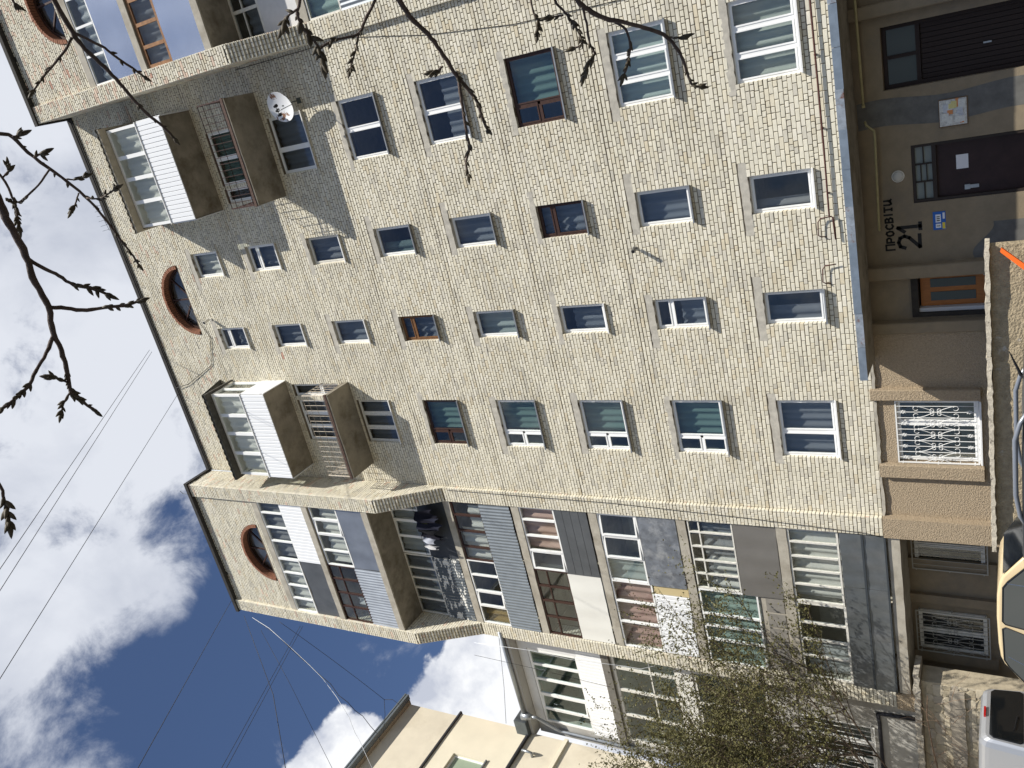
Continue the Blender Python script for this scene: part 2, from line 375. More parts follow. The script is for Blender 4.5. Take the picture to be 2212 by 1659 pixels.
    def mesh(s, rows, name, center=None):
        V, F, C = s.arrays(rows); m = len(rows)
        if center is not None: V = V-center
        me = bpy.data.meshes.new(name)
        me.vertices.add(m*12); me.vertices.foreach_set('co', V.reshape(-1))
        fa = (F[None]+np.arange(m)[:, None, None]*12).reshape(-1, 4)
        nf = len(fa); me.loops.add(nf*4); me.loops.foreach_set('vertex_index', fa.reshape(-1))
        me.polygons.add(nf); me.polygons.foreach_set('loop_start', np.arange(nf)*4); me.polygons.foreach_set('loop_total', np.full(nf, 4))
        at = me.color_attributes.new('bcol', 'FLOAT_COLOR', 'POINT')
        ca = np.concatenate([np.repeat(C, 12, axis=0), np.ones((m*12, 1))], axis=1); at.data.foreach_set('color', ca.reshape(-1))
        me.update(); me.validate(); me.shade_flat(); return me
X_, Y_, NX, NY = (1,0,0), (0,1,0), (-1,0,0), (0,-1,0)
main = Bricks()
archring = (ARCH[0], ARCH[1], ARCH[2]+.13)
main.field((0,0,0), X_, NY, XL, XR, ZB, 26.4, holes+LINT)
main.field((0,0,0), X_, NY, XL, XR, 26.4, ZT, holes+LINT, archring, pink=.05)
# the 300 nearest, largest bricks are objects of their own
rows = main.rows
def near(r):
    p = Vector(((r[3]+r[4])/2, 0, (r[5]+r[6])/2)); return (p-Vector((-1.6, 0, 4.4))).length
cand = [r for r in rows if r[7] < .1 and r[4]-r[3] > .24]
cand.sort(key=near); pick = cand[:300]; ids = set(id(r) for r in pick)
main.rows = [r for r in rows if id(r) not in ids]

# backing of mortar with the openings cut through
def wall_cells(mb, xs, zs, inside, y0, y1):
    for i in range(len(xs)-1):
        j = 0
        while j < len(zs)-1:
            if inside((xs[i]+xs[i+1])/2, (zs[j]+zs[j+1])/2): j += 1; continue
            j2 = j
            while j2 < len(zs)-1 and not inside((xs[i]+xs[i+1])/2, (zs[j2]+zs[j2+1])/2): j2 += 1
            mb.box(xs[i], xs[i+1], y0, y1, zs[j], zs[j2]); j = j2
g = .008
hs = [(a-g, b+g, c-g, d+g) for a, b, c, d in holes]
xs = sorted({XL-.3, XR+.3, *[h[0] for h in hs], *[h[1] for h in hs], ARCH[0]-ARCH[2]-.1, ARCH[0]+ARCH[2]+.1})
zs = sorted({ZB+.02, ARCH[1]-.02, ARCH[1]+ARCH[2]+.1, *[h[2] for h in hs], *[h[3] for h in hs], ZT-.02})
mb = MB()
def in_hole(x, z): return any(h[0] < x < h[1] and h[2] < z < h[3] for h in hs) or (abs(x-ARCH[0]) < ARCH[2]+.1 and ARCH[1]-.02 < z < ARCH[1]+ARCH[2]+.1)
wall_cells(mb, xs, zs, in_hole, .015, .34)
# spandrels beside the arch
n = 24; ar = ARCH[2]+.11
for k in range(n):
    t0, t1 = math.pi*k/n, math.pi*(k+1)/n
    xa, xb = ARCH[0]+ar*math.cos(t0), ARCH[0]+ar*math.cos(t1); za, zb = ARCH[1]+ar*math.sin(t0), ARCH[1]+ar*math.sin(t1)
    zt = ARCH[1]+ar+.02
    xa = min(max(xa, ARCH[0]-ARCH[2]-.1), ARCH[0]+ARCH[2]+.1); xb = min(max(xb, ARCH[0]-ARCH[2]-.1), ARCH[0]+ARCH[2]+.1)
    if abs(xa-xb) < 1e-4: continue
    mb.add([(xa,.012,za),(xb,.012,zb),(xb,.012,zt),(xa,.012,zt),(xa,.34,za),(xb,.34,zb),(xb,.34,zt),(xa,.34,zt)], [(0,1,2,3),(4,7,6,5),(0,4,5,1)])
WALL = mb.build('brick_wall', MORTAR, BLD)
me_var = []
for q in range(14):
    me_var.append(main.mesh([((0,0,0), X_, NY, -.1255, .1255, -.0443, .0443, .03, 0.)], 'brick'))
for r in pick:
    o = link('brick', rnd.choice(me_var), BRICK, WALL, loc=((r[3]+r[4])/2, 0, (r[5]+r[6])/2))
    w = (r[4]-r[3])/.251; o.scale = (w, 1, 1)
link('brickwork', main.mesh(main.rows, 'brickwork'), BRICK, BLD, 'stuff')

# concrete lintels, uneven edges
def slab_rough(name, x0, x1, y0, y1, z0, z1, m, parent, step=.12, amp=.008):
    n = max(2, int((x1-x0)/step)); b = MB()
    xs_ = [x0+(x1-x0)*i/n for i in range(n+1)]
    for i, x in enumerate(xs_):
        ja, jb, jc = rnd.uniform(-amp, amp), rnd.uniform(-amp, amp), rnd.uniform(-amp, amp)*.5
        b.v += [(x, y0+jc, z0+ja), (x, y0+jc, z1+jb), (x, y1, z1), (x, y1, z0)]
    for i in range(n):
        for q in range(4): b.f.append((i*4+q, i*4+(q+1) % 4, (i+1)*4+(q+1) % 4, (i+1)*4+q))
    b.f += [(3, 2, 1, 0), (n*4, n*4+1, n*4+2, n*4+3)]
    return b.build(name, m, parent, fixn=True)
for a, b, c, d in LINT: slab_rough('lintel', a, b, -.004, .15, c+.004, d, LINTEL, BLD, amp=.014)

# ------------------------------------------------------------------ windows
def bars(mb, rects, y0, y1):
    for r in rects: mb.box(r[0], r[1], y0, y1, r[2], r[3])
def window(x0, x1, z0, z1, cells, fm, gl=GLASS, yf=.10, curtain=None, sill=SILLW, fw=.055, mw=.075, room=True, parent=None, cur_h=(0., 1.), ajar=None, sill_out=.09):
    """frame (part) with panes, sill, curtain and the room behind as its sub-parts"""
    parent = parent or BLD
    mb = MB(); W, H = x1-x0, z1-z0
    mb.box(x0, x0+fw, yf, yf+.06, z0, z1); mb.box(x1-fw, x1, yf, yf+.06, z0, z1)
    mb.box(x0+fw, x1-fw, yf+.001, yf+.059, z0, z0+fw); mb.box(x0+fw, x1-fw, yf+.001, yf+.059, z1-fw, z1)
    panes = []
    for ci, (u0, u1, v0, v1) in enumerate(cells):
        a = x0+(fw if u0 == 0 else u0*W+mw/2); b = x1-fw if u1 == 1 else x0+u1*W-mw/2
        c = z0+(fw if v0 == 0 else v0*H+mw/2); d = z1-fw if v1 == 1 else z0+v1*H-mw/2
        if u1 < 1: mb.box(x0+u1*W-mw/2, x0+u1*W+mw/2, yf+.002, yf+.056, z0+(fw if v0 == 0 else v0*H-mw/2), z1-fw if v1 == 1 else z0+v1*H+mw/2)
        if v1 < 1: mb.box(a, b, yf+.003, yf+.054, z0+v1*H-mw/2, z0+v1*H+mw/2)
        s = .035                                            # the sash inside each cell, proud of the frame
        mb.box(a, a+s, yf-.012, yf+.03, c, d); mb.box(b-s, b, yf-.012, yf+.03, c, d)
        mb.box(a+s, b-s, yf-.011, yf+.03, c, c+s); mb.box(a+s, b-s, yf-.011, yf+.03, d-s, d)
        panes.append((a+s-.004, b-s+.004, c+s-.004, d-s+.004))
    w = mb.build('window', fm, parent)
    for a, b, c, d in panes: MB().box(a, b, yf+.012, yf+.016, c, d).build('pane', gl, w)
    if sill is not None:
        m = MB(); so_ = sill_out
        m.add([(x0-.01,yf,z0+.012),(x1+.01,yf,z0+.012),(x1+.01,-so_,z0-.03),(x0-.01,-so_,z0-.03),
               (x0-.01,yf,z0-.006),(x1+.01,yf,z0-.006),(x1+.01,-so_,z0-.065),(x0-.01,-so_,z0-.065)], [(0,3,2,1),(4,5,6,7),(0,1,5,4),(1,2,6,5),(2,3,7,6),(3,0,4,7)])
        m.build('sill', sill, w)
    if room:
        m = MB(); a, b, c, d, y0, y1 = x0-.2, x1+.2, z0-.5, z1+.25, .345, 2.4
        m.quad((a,y1,c),(b,y1,c),(b,y1,d),(a,y1,d)); m.quad((a,y0,c),(a,y1,c),(a,y1,d),(a,y0,d)); m.quad((b,y0,c),(b,y0,d),(b,y1,d),(b,y1,c))
        m.quad((a,y0,c),(b,y0,c),(b,y1,c),(a,y1,c)); m.quad((a,y0,d),(a,y1,d),(b,y1,d),(b,y0,d))
        m.build('room', ROOM, w)
    if curtain:
        cm, ca, cb = curtain
        for (pa, pb) in ([(x0+.03, x1-.03)] if ca is None else [(x0+ca*W+.03, x0+cb*W-.03)]):
            ph = rnd.uniform(0, 6); nw = int((pb-pa)/.035)
            yc = yf+.20
            hh = rnd.choice((1., 1., 1., .78, .55)) if cm in (CUR_B, CUR_G) else 1.
            MB().grid(lambda u, v: (pa+(pb-pa)*u, yc+.028*math.sin(u*nw*1.05+ph)+.012*math.sin(u*17+ph*3), z0+.02+(cur_h[0]+(cur_h[1]-cur_h[0])*v)*hh*(H-.04)), nw, 1).build('curtain', cm, w, smooth=True)
    return w
ONE = [(0,1,0,1)]; TWO = [(0,.5,0,1),(.5,1,0,1)]; THREE = [(0,.335,0,1),(.335,.665,0,1),(.665,1,0,1)]
TR = [(0,1,0,.68),(0,1,.68,1)]; BIGR = [(0,.30,0,.5),(0,.30,.5,1),(.30,1,0,1)]; TWOU = [(0,.42,0,1),(.42,1,0,1)]; V2 = [(0,.44,0,1),(.44,1,0,1)]
SPEC = {
 'R': [(THREE, WHITE, GLASS, (CUR_LG,None,None), SILLW), (THREE, WHITE, GLASS_T, (CUR_W,None,None), SILLD), (BIGR, BROWNW, GLASS_T, (CUR_T,.3,1), SILLD),
       (TWO, WHITE, GLASS_D, (CUR_B,None,None), SILLD), (TWO, WHITE, GLASS_D, None, SILLD), (TWOU, WHITE, GLASS_D, (CUR_B,None,None), SILLW), (TWO, WHITE, GLASS_T, (CUR_T,None,None), SILLW), (TWO, WHITE, GLASS, (CUR_W,None,None), SILLW)],
 'S2': [(ONE, WHITE, GLASS, (CUR_G,0,.35), SILLW), (ONE, WHITE, GLASS_D, (CUR_B,None,None), SILLD), (TR, BROWNW, GLASS_D, (CUR_B,None,None), SILLD), (ONE, WHITE, GLASS_D, (CUR_B,None,None), SILLD),
        (ONE, WHITE, GLASS_D, (CUR_T,.0,.45), SILLD), (ONE, OLDWHITE, GLASS_D, (CUR_G,None,None), SILLW), (TR, WHITE, GLASS_D, (CUR_G,None,None), SILLW), (ONE, WHITE, GLASS, (CUR_W,None,None), SILLW)],
 'S1': [(ONE, WHITE, GLASS_D, (CUR_G,0,.5), SILLD), (TR, WHITE, GLASS_D, (CUR_B,None,None), SILLD), (ONE, WHITE, GLASS_D, (CUR_B,.0,1), SILLW), (ONE, WHITE, GLASS_D, (CUR_LG,None,None), SILLD),
        (TR, ORANGEW, GLASS_D, (CUR_B,None,None), SILLD), (ONE, WHITE, GLASS_D, (CUR_B,None,None), SILLW), (ONE, WHITE, GLASS_D, (CUR_G,None,None), SILLW), (TR, WHITE, GLASS_D, (CUR_G,None,None), SILLW)],
 'L': [(V2, WHITE, GLASS_D, (CUR_G,None,None), SILLW), (BIGR, WHITE, GLASS_T, (CUR_T,.3,1), SILLD), (BIGR, WHITE, GLASS_T, (CUR_T,.3,1), SILLD), (BIGR, WHITE, GLASS_T, (CUR_T,.3,1), SILLD),
       (BIGR, BROWNW, GLASS_T, (CUR_T,.3,1), SILLD), (THREE, OLDWHITE, GLASS_D, (CUR_B,None,None), SILLW), (THREE, WHITE, GLASS_D, (CUR_G,None,None), SILLW), (TWO, WHITE, GLASS, (CUR_W,None,None), SILLW)]}
for c, lst in SPEC.items():
    a, b = COLS[c]
    for k, (cells, fm, gl, cur, sl_) in enumerate(lst):
        z0, z1 = wz(k+1)
        window(a, b, z0, z1, cells, fm, gl, curtain=cur, sill=sl_, yf=.08 if c in 'RL' else .11, sill_out=.12 if sl_ is SILLD else .08)
for a, b in ((-9.02, -8.55), (-2.05, -1.60)):
    window(a, b, 21.45, 23.70, [(0,1,0,.42),(0,1,.42,1)], WHITE, GLASS_D, curtain=(CUR_G,None,None), sill=None)

# half-round attic windows with a ring of red brick
def arch_window(xc, zb, r, yw, parent, lab):
    ringm = MB(); nb = int(math.pi*(r+.06)/.088)
    fr = MB()
    for k in range(40):
        t0, t1 = math.pi*k/40, math.pi*(k+1)/40
        for (ra, rb, ya, yb) in ((r-.075, r-.005, yw+.20, yw+.27),):
            P = lambda rr, t, y: (xc+rr*math.cos(t), y, zb+rr*math.sin(t))
            fr.add([P(ra,t0,ya),P(rb,t0,ya),P(rb,t1,ya),P(ra,t1,ya),P(ra,t0,yb),P(rb,t0,yb),P(rb,t1,yb),P(ra,t1,yb)], [(0,1,2,3),(4,7,6,5),(0,3,7,4),(1,5,6,2)])
    fr.box(xc-r+.01, xc+r-.01, yw+.195, yw+.275, zb, zb+.085)
    for ang in (45, 90, 135):
        t = R(ang); dx, dz = math.cos(t), math.sin(t); hw = .028
        px, pz = -dz*hw, dx*hw; l = r-.06
        q = [(xc+px, zb+.04+pz), (xc-px, zb+.04-pz), (xc-px+dx*l, zb+.04-pz+dz*(l-.04)), (xc+px+dx*l, zb+.04+pz+dz*(l-.04))]
        fr.add([(a, yw+.205, b) for a, b in q]+[(a, yw+.265, b) for a, b in q], [(0,1,2,3),(4,7,6,5),(0,4,5,1),(1,5,6,2),(2,6,7,3),(3,7,4,0)])
    w = fr.build('arched_window', BROWNW, parent, label=lab)
    for k in range(nb):                                     # voussoirs
        t0, t1 = math.pi*k/nb+.006, math.pi*(k+1)/nb-.006; a, b = r, r+.11; yo = yw-.035+rnd.uniform(-.006, .006)
        vs = []
        for y in (yo, yw+.2):
            for (rr, t) in ((a, t0), (b, t0), (b, t1), (a, t1)): vs.append((xc+rr*math.cos(t), y, zb+rr*math.sin(t)))
        MB().add(vs, [(0,1,2,3),(4,7,6,5),(0,4,5,1),(1,5,6,2),(2,6,7,3),(3,7,4,0)]).build('brick', REDBRICK, w, fixn=True)
    angs = [0, 45, 90, 135, 180]
    for i in range(4):
        m = MB(); pts = [(xc, zb+.06)]+[(xc+(r-.03)*math.cos(R(angs[i]+(angs[i+1]-angs[i])*j/8)), zb+.02+(r-.05)*math.sin(R(angs[i]+(angs[i+1]-angs[i])*j/8))) for j in range(9)]
        m.prism(pts, 'y', yw+.232, yw+.236); m.build('pane', GLASS_D, w)
    m = MB(); a, b, c, d, y0, y1 = xc-r-.2, xc+r+.2, zb-.3, zb+r+.3, yw+.40, yw+2.2
    m.quad((a,y1,c),(b,y1,c),(b,y1,d),(a,y1,d)); m.quad((a,y0,c),(a,y1,c),(a,y1,d),(a,y0,d)); m.quad((b,y0,c),(b,y0,d),(b,y1,d),(b,y1,c)); m.quad((a,y0,c),(b,y0,c),(b,y1,c),(a,y1,c)); m.quad((a,y0,d),(a,y1,d),(b,y1,d),(b,y0,d))
    m.build('room', ROOM, w)
    MB().grid(lambda u, v: (xc-r+2*r*u, yw+.36, zb+.05+(r-.1)*v*math.sqrt(max(.02, 1-(2*u-1)**2))), 16, 3).build('curtain', CUR_G, w)  # grey sheet added to lighten the panes like a sky reflection, no real curtain
    return w
arch_window(*ARCH, 0., BLD, 'half round attic window with red brick arch in the main wall')

# ------------------------------------------------------------------ loggia bays
def prot(z):
    if z < CZ0: return -YL
    if z > CZ1: return -YU
    return -YL+(z-CZ0)/(CZ1-CZ0)*(YL-YU)
def bay(xa, xb, pa, pb, arch, pink):
    """xa..pa left pillar, pb..xb right pillar"""
    B = Bricks(); core = MB()
    for (p0, p1) in ((xa, pa), (pb, xb)):
        B.field((0,YL,0), X_, NY, p0, p1, ZB, CZ0, hd=.10)
        core.box(p0+.012, p1-.012, YL+.012, .5, ZB+.01, CZ0)
        n = int(round((CZ1-CZ0)/.1))
        for i in range(n):
            z = CZ0+i*.1; y = -prot(z+.05)
            core.box(p0+.012, p1-.012, y+.05, .5, z, z+.1)
            nb = 4; w = (p1-p0)/nb
            for q in range(nb):
                B.rows.append(((0,y,0), X_, NY, p0+q*w+.005, p0+(q+1)*w-.005, z+.004, z+.090, .20, .02))
        B.field((0,YU,0), X_, NY, p0, p1, CZ1, ZT, hd=.10, pink=pink)
        core.box(p0+.012, p1-.012, YU+.012, .5, CZ1, ZT-.02)
        # faces along the depth of the bay, outside and inside
        B.field((p1,0,0), Y_, (1,0,0), 0, 0, ZB, ZT, front=lambda z: (-prot(z)+.004, .0 if p1 == xb else .45), hd=.03, pink=pink)
        B.field((p0,0,0), NY, NX, 0, 0, ZB, ZT, front=lambda z: (0 if p0 == xa else -.45, prot(z)-.004), hd=.03, pink=pink)
    # gable above the top loggia
    B.field((0,YU+.10,0), X_, NY, pa, pb, 26.75, ZT, arch=(arch[0], arch[1], arch[2]+.13) if arch else None, pink=pink)
    ar = arch[2]+.11; ac, az = arch[0], arch[1]
    y0, y1 = YU+.112, YU+.42
    core.box(pa, ac-ar, y0, y1, 26.75, ZT-.02); core.box(ac+ar, pb, y0, y1, 26.75, ZT-.02); core.box(ac-ar, ac+ar, y0, y1, 26.75, az); core.box(ac-ar, ac+ar, y0, y1, az+ar, ZT-.02)
    for k in range(24):
        t0, t1 = math.pi*k/24, math.pi*(k+1)/24
        qa, qb = ac+ar*math.cos(t0), ac+ar*math.cos(t1); za, zb = az+ar*math.sin(t0), az+ar*math.sin(t1); zt = az+ar
        core.add([(qa,y0,za),(qb,y0,zb),(qb,y0,zt),(qa,y0,zt),(qa,y1,za),(qb,y1,zb),(qb,y1,zt),(qa,y1,zt)], [(0,1,2,3),(4,7,6,5),(0,4,5,1)])
    core.build('loggia_bay', MORTAR, BLD)
    link('brickwork', B.mesh(B.rows, 'brickwork'), BRICK, BLD, 'stuff')
    slab_rough('lintel', pa, pb, YU+.07, YU+.5, 26.45, 26.75, CONC, BLD, .4, .006)
    for k, zt in enumerate(SLAB):
        yf = (YU if k >= 6 else YL)+.035
        slab_rough('floor_slab', pa+.002, pb-.002, yf, 1.6, zt-.27, zt, CONC if k < 6 else CONC, BLD, .3, .007)
        if k == 6:
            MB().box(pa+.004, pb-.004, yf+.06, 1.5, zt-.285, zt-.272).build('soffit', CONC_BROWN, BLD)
    return B
LA = (-15.29, 27.02, 1.18); RA = (5.05, 27.05, 1.18)
bay(-18.42, XL, -17.92, -12.87, LA, .05)
bay(XR, 7.90, 2.33, 7.37, RA, .14)
arch_window(*LA, YU+.10, BLD, 'half round attic window with red brick arch above the loggias beside the grey wing')
arch_window(*RA, YU+.10, BLD, 'half round attic window with red brick arch above the loggias beside the satellite dish')

# loggia rooms behind the glazing
for (pa, pb) in ((-17.92, -12.87), (2.33, 7.37)):
    for k in range(8):
        z0, z1 = SLAB[k], (SLAB[k+1]-.27 if k < 7 else 26.45); m = MB(); y0, y1 = (.0 if k < 6 else -.9), 1.45
        a, b = pa-.003, pb+.003
        m.box(a, b, y1, y1+.1, z0, z1); m.box((a+b)/2-.06, (a+b)/2+.06, y0+.35, y1, z0, z1)
        if k >= 6: m.box(a, a+.02, y0+.3, y1, z0, z1); m.box(b-.02, b, y0+.3, y1, z0, z1)
        m.build('loggia_wall', ROOM_L, BLD)
        for q in (0, 1):                                    # the flat's own door and window at the back
            xm = a+(b-a)*(.27+.46*q); MB().box(xm-.75, xm+.75, y1-.03, y1-.001, z0+.9, z1-.25).build('inner_window', BROWNW if (k+q) % 3 else OLDWHITE, BLD)

def panel(kind, x0, x1, z0, z1, y, parent=None, m=None):
    parent = parent or BLD
    if kind == 'siding':
        b = MB().box(x0, x1, y+.008, y+.03, z0, z1).build('siding_panel', mat('siding_backing', (.36,.37,.38), .6), parent)
        n = max(1, int(round((x1-x0)/.14))); w = (x1-x0)/n
        me = MB().add([(-w/2+.006,.003,0),(-w/2+.016,-.014,0),(w/2-.016,-.014,0),(w/2-.006,.003,0),(-w/2+.006,.003,z1-z0),(-w/2+.016,-.014,z1-z0),(w/2-.016,-.014,z1-z0),(w/2-.006,.003,z1-z0)],
             [(0,1,5,4),(1,2,6,5),(2,3,7,6),(0,3,2,1),(4,5,6,7)]).mesh('plank')
        for i in range(n): link('plank', me, SIDING, b, loc=(x0+(i+.5)*w, y+.004, z0))
        return b
    if kind == 'corr':
        n = int((x1-x0)/.12)*8
        return MB().grid(lambda u, v: (x0+(x1-x0)*u, y-.011*math.cos(u*n/8*2*math.pi)+.01*math.sin(u*5), z0+(z1-z0)*v+.008*math.sin(u*33)*(1-v)), n, 1).build('corrugated_panel', m or CORR, parent, smooth=True)
    if kind == 'boards':
        n = 4; h = (z1-z0)/n; b = MB().box(x0, x1, y+.01, y+.03, z0, z1).build('board_panel', BLACK, parent)
        for i in range(n): MB().box(x0, x1, y-.006, y+.009, z0+i*h+.006, z0+(i+1)*h-.006).build('board', m, b)
        return b
    if kind == 'blocks':
        n = 5; w = (x1-x0)/n; b = MB().box(x0, x1, y+.01, y+.05, z0, z1).build('block_panel', CONC, parent)
        for i in range(n): MB().box(x0+i*w+.03, x0+(i+1)*w-.03, y-.004, y+.02, z0+.05, z1-.18).build('block', mat('cement_block', (.24,.225,.20), .9, var=.15), b)
        return b
    # sheet, gently dented
    n = max(4, int((x1-x0)/.22)); ph = rnd.uniform(0, 9)
    return MB().grid(lambda u, v: (x0+(x1-x0)*u, y+.010*math.sin(u*7+ph)*math.sin(v*3+ph)+.006*math.sin(u*23+ph), z0+(z1-z0)*v), n*2, 8).build('sheet_panel', m or DARKSHEET, parent, smooth=True)

def glazing(xs_, z0, z1, y, fm, gl=GLASS, cur=None, hsplit=None, ajar=(), fw=.05, mw=.07, cur_rng=None, parent=None):
    mb = MB(); x0, x1 = xs_[0], xs_[-1]
    mb.box(x0, x1, y, y+.07, z0, z0+fw); mb.box(x0, x1, y, y+.07, z1-fw, z1)
    for i, x in enumerate(xs_):
        a, b = (x, x+fw) if i == 0 else ((x-fw, x) if i == len(xs_)-1 else (x-mw/2, x+mw/2))
        mb.box(a, b, y-.004, y+.066, z0+fw, z1-fw)
    if hsplit:
        for h in hsplit: mb.box(x0+fw, x1-fw, y+.004, y+.06, h-.02, h+.02)
    pn = []
    for i in range(len(xs_)-1):
        a = xs_[i]+(fw if i == 0 else mw/2); b = xs_[i+1]-(fw if i == len(xs_)-2 else mw/2)
        hz = [z0+fw]+(list(hsplit) if hsplit else [])+[z1-fw]
        if i in ajar: continue
        for q in range(len(hz)-1): pn.append((a-.003, b+.003, hz[q]-.003, hz[q+1]+.003))
    w = mb.build('loggia_glazing', fm, parent or BLD)
    for a, b, c, d in pn: MB().box(a, b, y+.03, y+.034, c, d).build('pane', gl, w)
    for i in ajar:                                          # a sash standing open on its hinge
        a = xs_[i]+mw/2; b = xs_[i+1]-mw/2; W = b-a; s = MB(); P = MB(); ang = R(5); ca, sa = math.cos(ang), -math.sin(ang)
        def bx(u0, u1, v0, v1, d0, d1, M):
            vs = []
            for v in (v0, v1):
                for u, d in ((u0, d0), (u1, d0), (u1, d1), (u0, d1)): vs.append((b-u*ca-d*sa*0, y+.02+u*sa+d, v))
            M.add(vs, [(0,3,2,1),(4,5,6,7),(0,1,5,4),(1,2,6,5),(2,3,7,6),(3,0,4,7)])
        c, d = z0+fw+.01, z1-fw-.01
        bx(0, .05, c, d, 0, .05, s); bx(W-.05, W, c, d, 0, .05, s); bx(.05, W-.05, c, c+.05, .001, .049, s); bx(.05, W-.05, d-.05, d, .001, .049, s)
        bx(.046, W-.046, c+.046, d-.046, .02, .024, P)
        s.build('open_sash', fm, w, fixn=True); P.build('pane', gl, w)
    if cur:
        for (cm, a, b, lo, hi) in cur:
            nw = max(8, int((b-a)/.04)); ph = rnd.uniform(0, 6)
            MB().grid(lambda u, v: (a+(b-a)*u, y+.19+.035*math.sin(u*nw*.9+ph)+.02*math.sin(u*11+ph), z0+(z1-z0)*(lo+(hi-lo)*v)), nw, 1).build('curtain', cm, w, smooth=True)
    return w
G8 = -1.12; GL = -.07
# storey 8
glazing([-17.92,-17.31,-16.68,-16.09,-15.45], 25.30, 26.45, G8, WHITE, GLASS, [(CUR_W,-17.9,-15.5,0,1)]); panel('sheet', -17.92, -15.47, 24.10, 25.28, G8+.02, m=DARKSHEET)
glazing([-15.45,-14.63,-14.01,-13.36,-12.87], 25.25, 26.45, G8+.001, WHITE, GLASS, [(CUR_G,-15.4,-12.9,0,1)]); panel('siding', -15.46, -12.875, 24.12, 25.24, G8-.01)
# storey 7
glazing([-17.92,-17.28,-16.65,-16.02,-15.40], 22.45, 23.81, G8, BROWNW, GLASS_D, [(CUR_W,-17.3,-16.9,0,.4)], hsplit=[23.25]); panel('corr', -17.92, -15.40, 21.22, 22.46, G8-.005, m=CORR_L)
glazing([-15.40,-14.75,-14.06,-13.41,-12.87], 22.42, 23.75, G8, WHITE, GLASS, [(CUR_W,-15.3,-12.9,0,.8)], ajar=(2,)); panel('sheet', -15.40, -12.88, 21.22, 22.40, G8, m=ZINC)
# storey 6: the glazing stands back under the corbelled storeys
glazing([-17.90,-17.26,-16.80,-16.34,-15.90,-15.30], 19.64, 20.92, GL+.03, OLDWHITE, GLASS_D, [(CUR_G,-17.9,-15.35,0,1),(CUR_W,-17.9,-15.35,0,.35)])
MB().box(-17.915, -15.27, GL+.0, GL+.02, 18.41, 19.62).build('peeling_panel', mat('peeled_paint_sheet', (.10,.115,.13), .7, dirt=(.68,.67,.62), dscale=3.4, dlo=.545, dhi=.56, stretch=(.35,1,1)), BLD)
panel('corr', -17.9, -15.28, 18.42, 19.60, GL-.02, m=mat('peeled_paint_corrugated', (.085,.10,.115), .7, dirt=(.66,.65,.60), dscale=4.5, dlo=.54, dhi=.56, stretch=(.6,1,1.6)))
glazing([-15.26,-14.55,-13.85,-13.40,-12.88], 19.64, 20.92, GL+.03, WHITE, GLASS_D, [(CUR_W,-15.2,-12.9,0,1)], ajar=(1,)); panel('sheet', -15.26, -12.88, 18.41, 19.62, GL+.005, m=mat('black_sheet', (.045,.05,.058), .5, var=.3, vscale=2))
# storey 5
glazing([-17.90,-17.15,-16.51,-15.84,-15.22], 16.92, 18.10, GL, WHITE, GLASS_D, [(cloth_mat('curtain_ochre', (.42,.27,.09)),-17.88,-17.3,0,.9)], ajar=(1,)); glazing([-15.22,-14.68,-14.04,-13.41,-12.88], 16.92, 18.10, GL+.001, BROWNW, GLASS, [(CUR_W,-15.2,-14.0,0,.95),(CUR_W,-14.0,-13.1,0,.55)])
panel('corr', -17.90, -12.89, 15.74, 16.93, GL-.03)
# storey 4
glazing([-17.90,-17.17,-16.52,-15.92,-15.26], 14.15, 15.40, GL, BROWNW, GLASS_D, None, hsplit=[14.95]); panel('sheet', -17.90, -15.30, 12.98, 14.16, GL-.01, m=FLATW)
glazing([-15.26,-14.53,-13.96,-13.36,-12.88], 14.13, 15.40, GL+.001, WHITE, GLASS, [(CUR_P,-14.5,-12.9,0,1)], ajar=(0,)); panel('boards', -15.30, -12.89, 12.98, 14.12, GL-.01, m=DARKSHEET)
# storey 3
glazing([-17.90,-16.90,-16.10,-15.32], 11.27, 12.64, GL, WHITE, GLASS, [(CUR_M,-17.9,-15.35,0,1)]); panel('siding', -17.89, -15.66, 10.14, 11.24, GL-.01)
MB().box(-15.66, -15.33, GL+.02, GL+.05, 10.14, 11.24).build('wooden_panel', mat('yellow_board', (.55,.45,.25), .8), BLD)
glazing([-15.32,-14.47,-13.68,-12.88], 11.35, 12.64, GL+.001, WHITE, GLASS_D, [(CUR_LG,-15.3,-14.5,0,1)], ajar=(1,2)); panel('sheet', -15.34, -12.89, 10.15, 11.33, GL-.015, m=WORN)
# storey 2
glazing([-17.90,-17.06,-16.56,-16.13,-15.24], 8.06, 9.80, GL, WHITE, GLASS_T, [(CUR_LG,-17.9,-15.3,0,1)]); panel('blocks', -17.90, -15.30, 7.31, 8.04, GL+.03)
glazing([-15.22,-14.70,-14.23,-13.76,-13.28,-12.88], 8.50, 9.80, GL+.001, OLDWHITE, GLASS, [(CUR_B,-15.2,-13.1,0,.72),(CUR_W,-15.2,-14.2,0,.6)], hsplit=[9.47], fw=.04, mw=.05); panel('sheet', -15.27, -12.89, 7.32, 8.48, GL-.012, m=TAUPE)
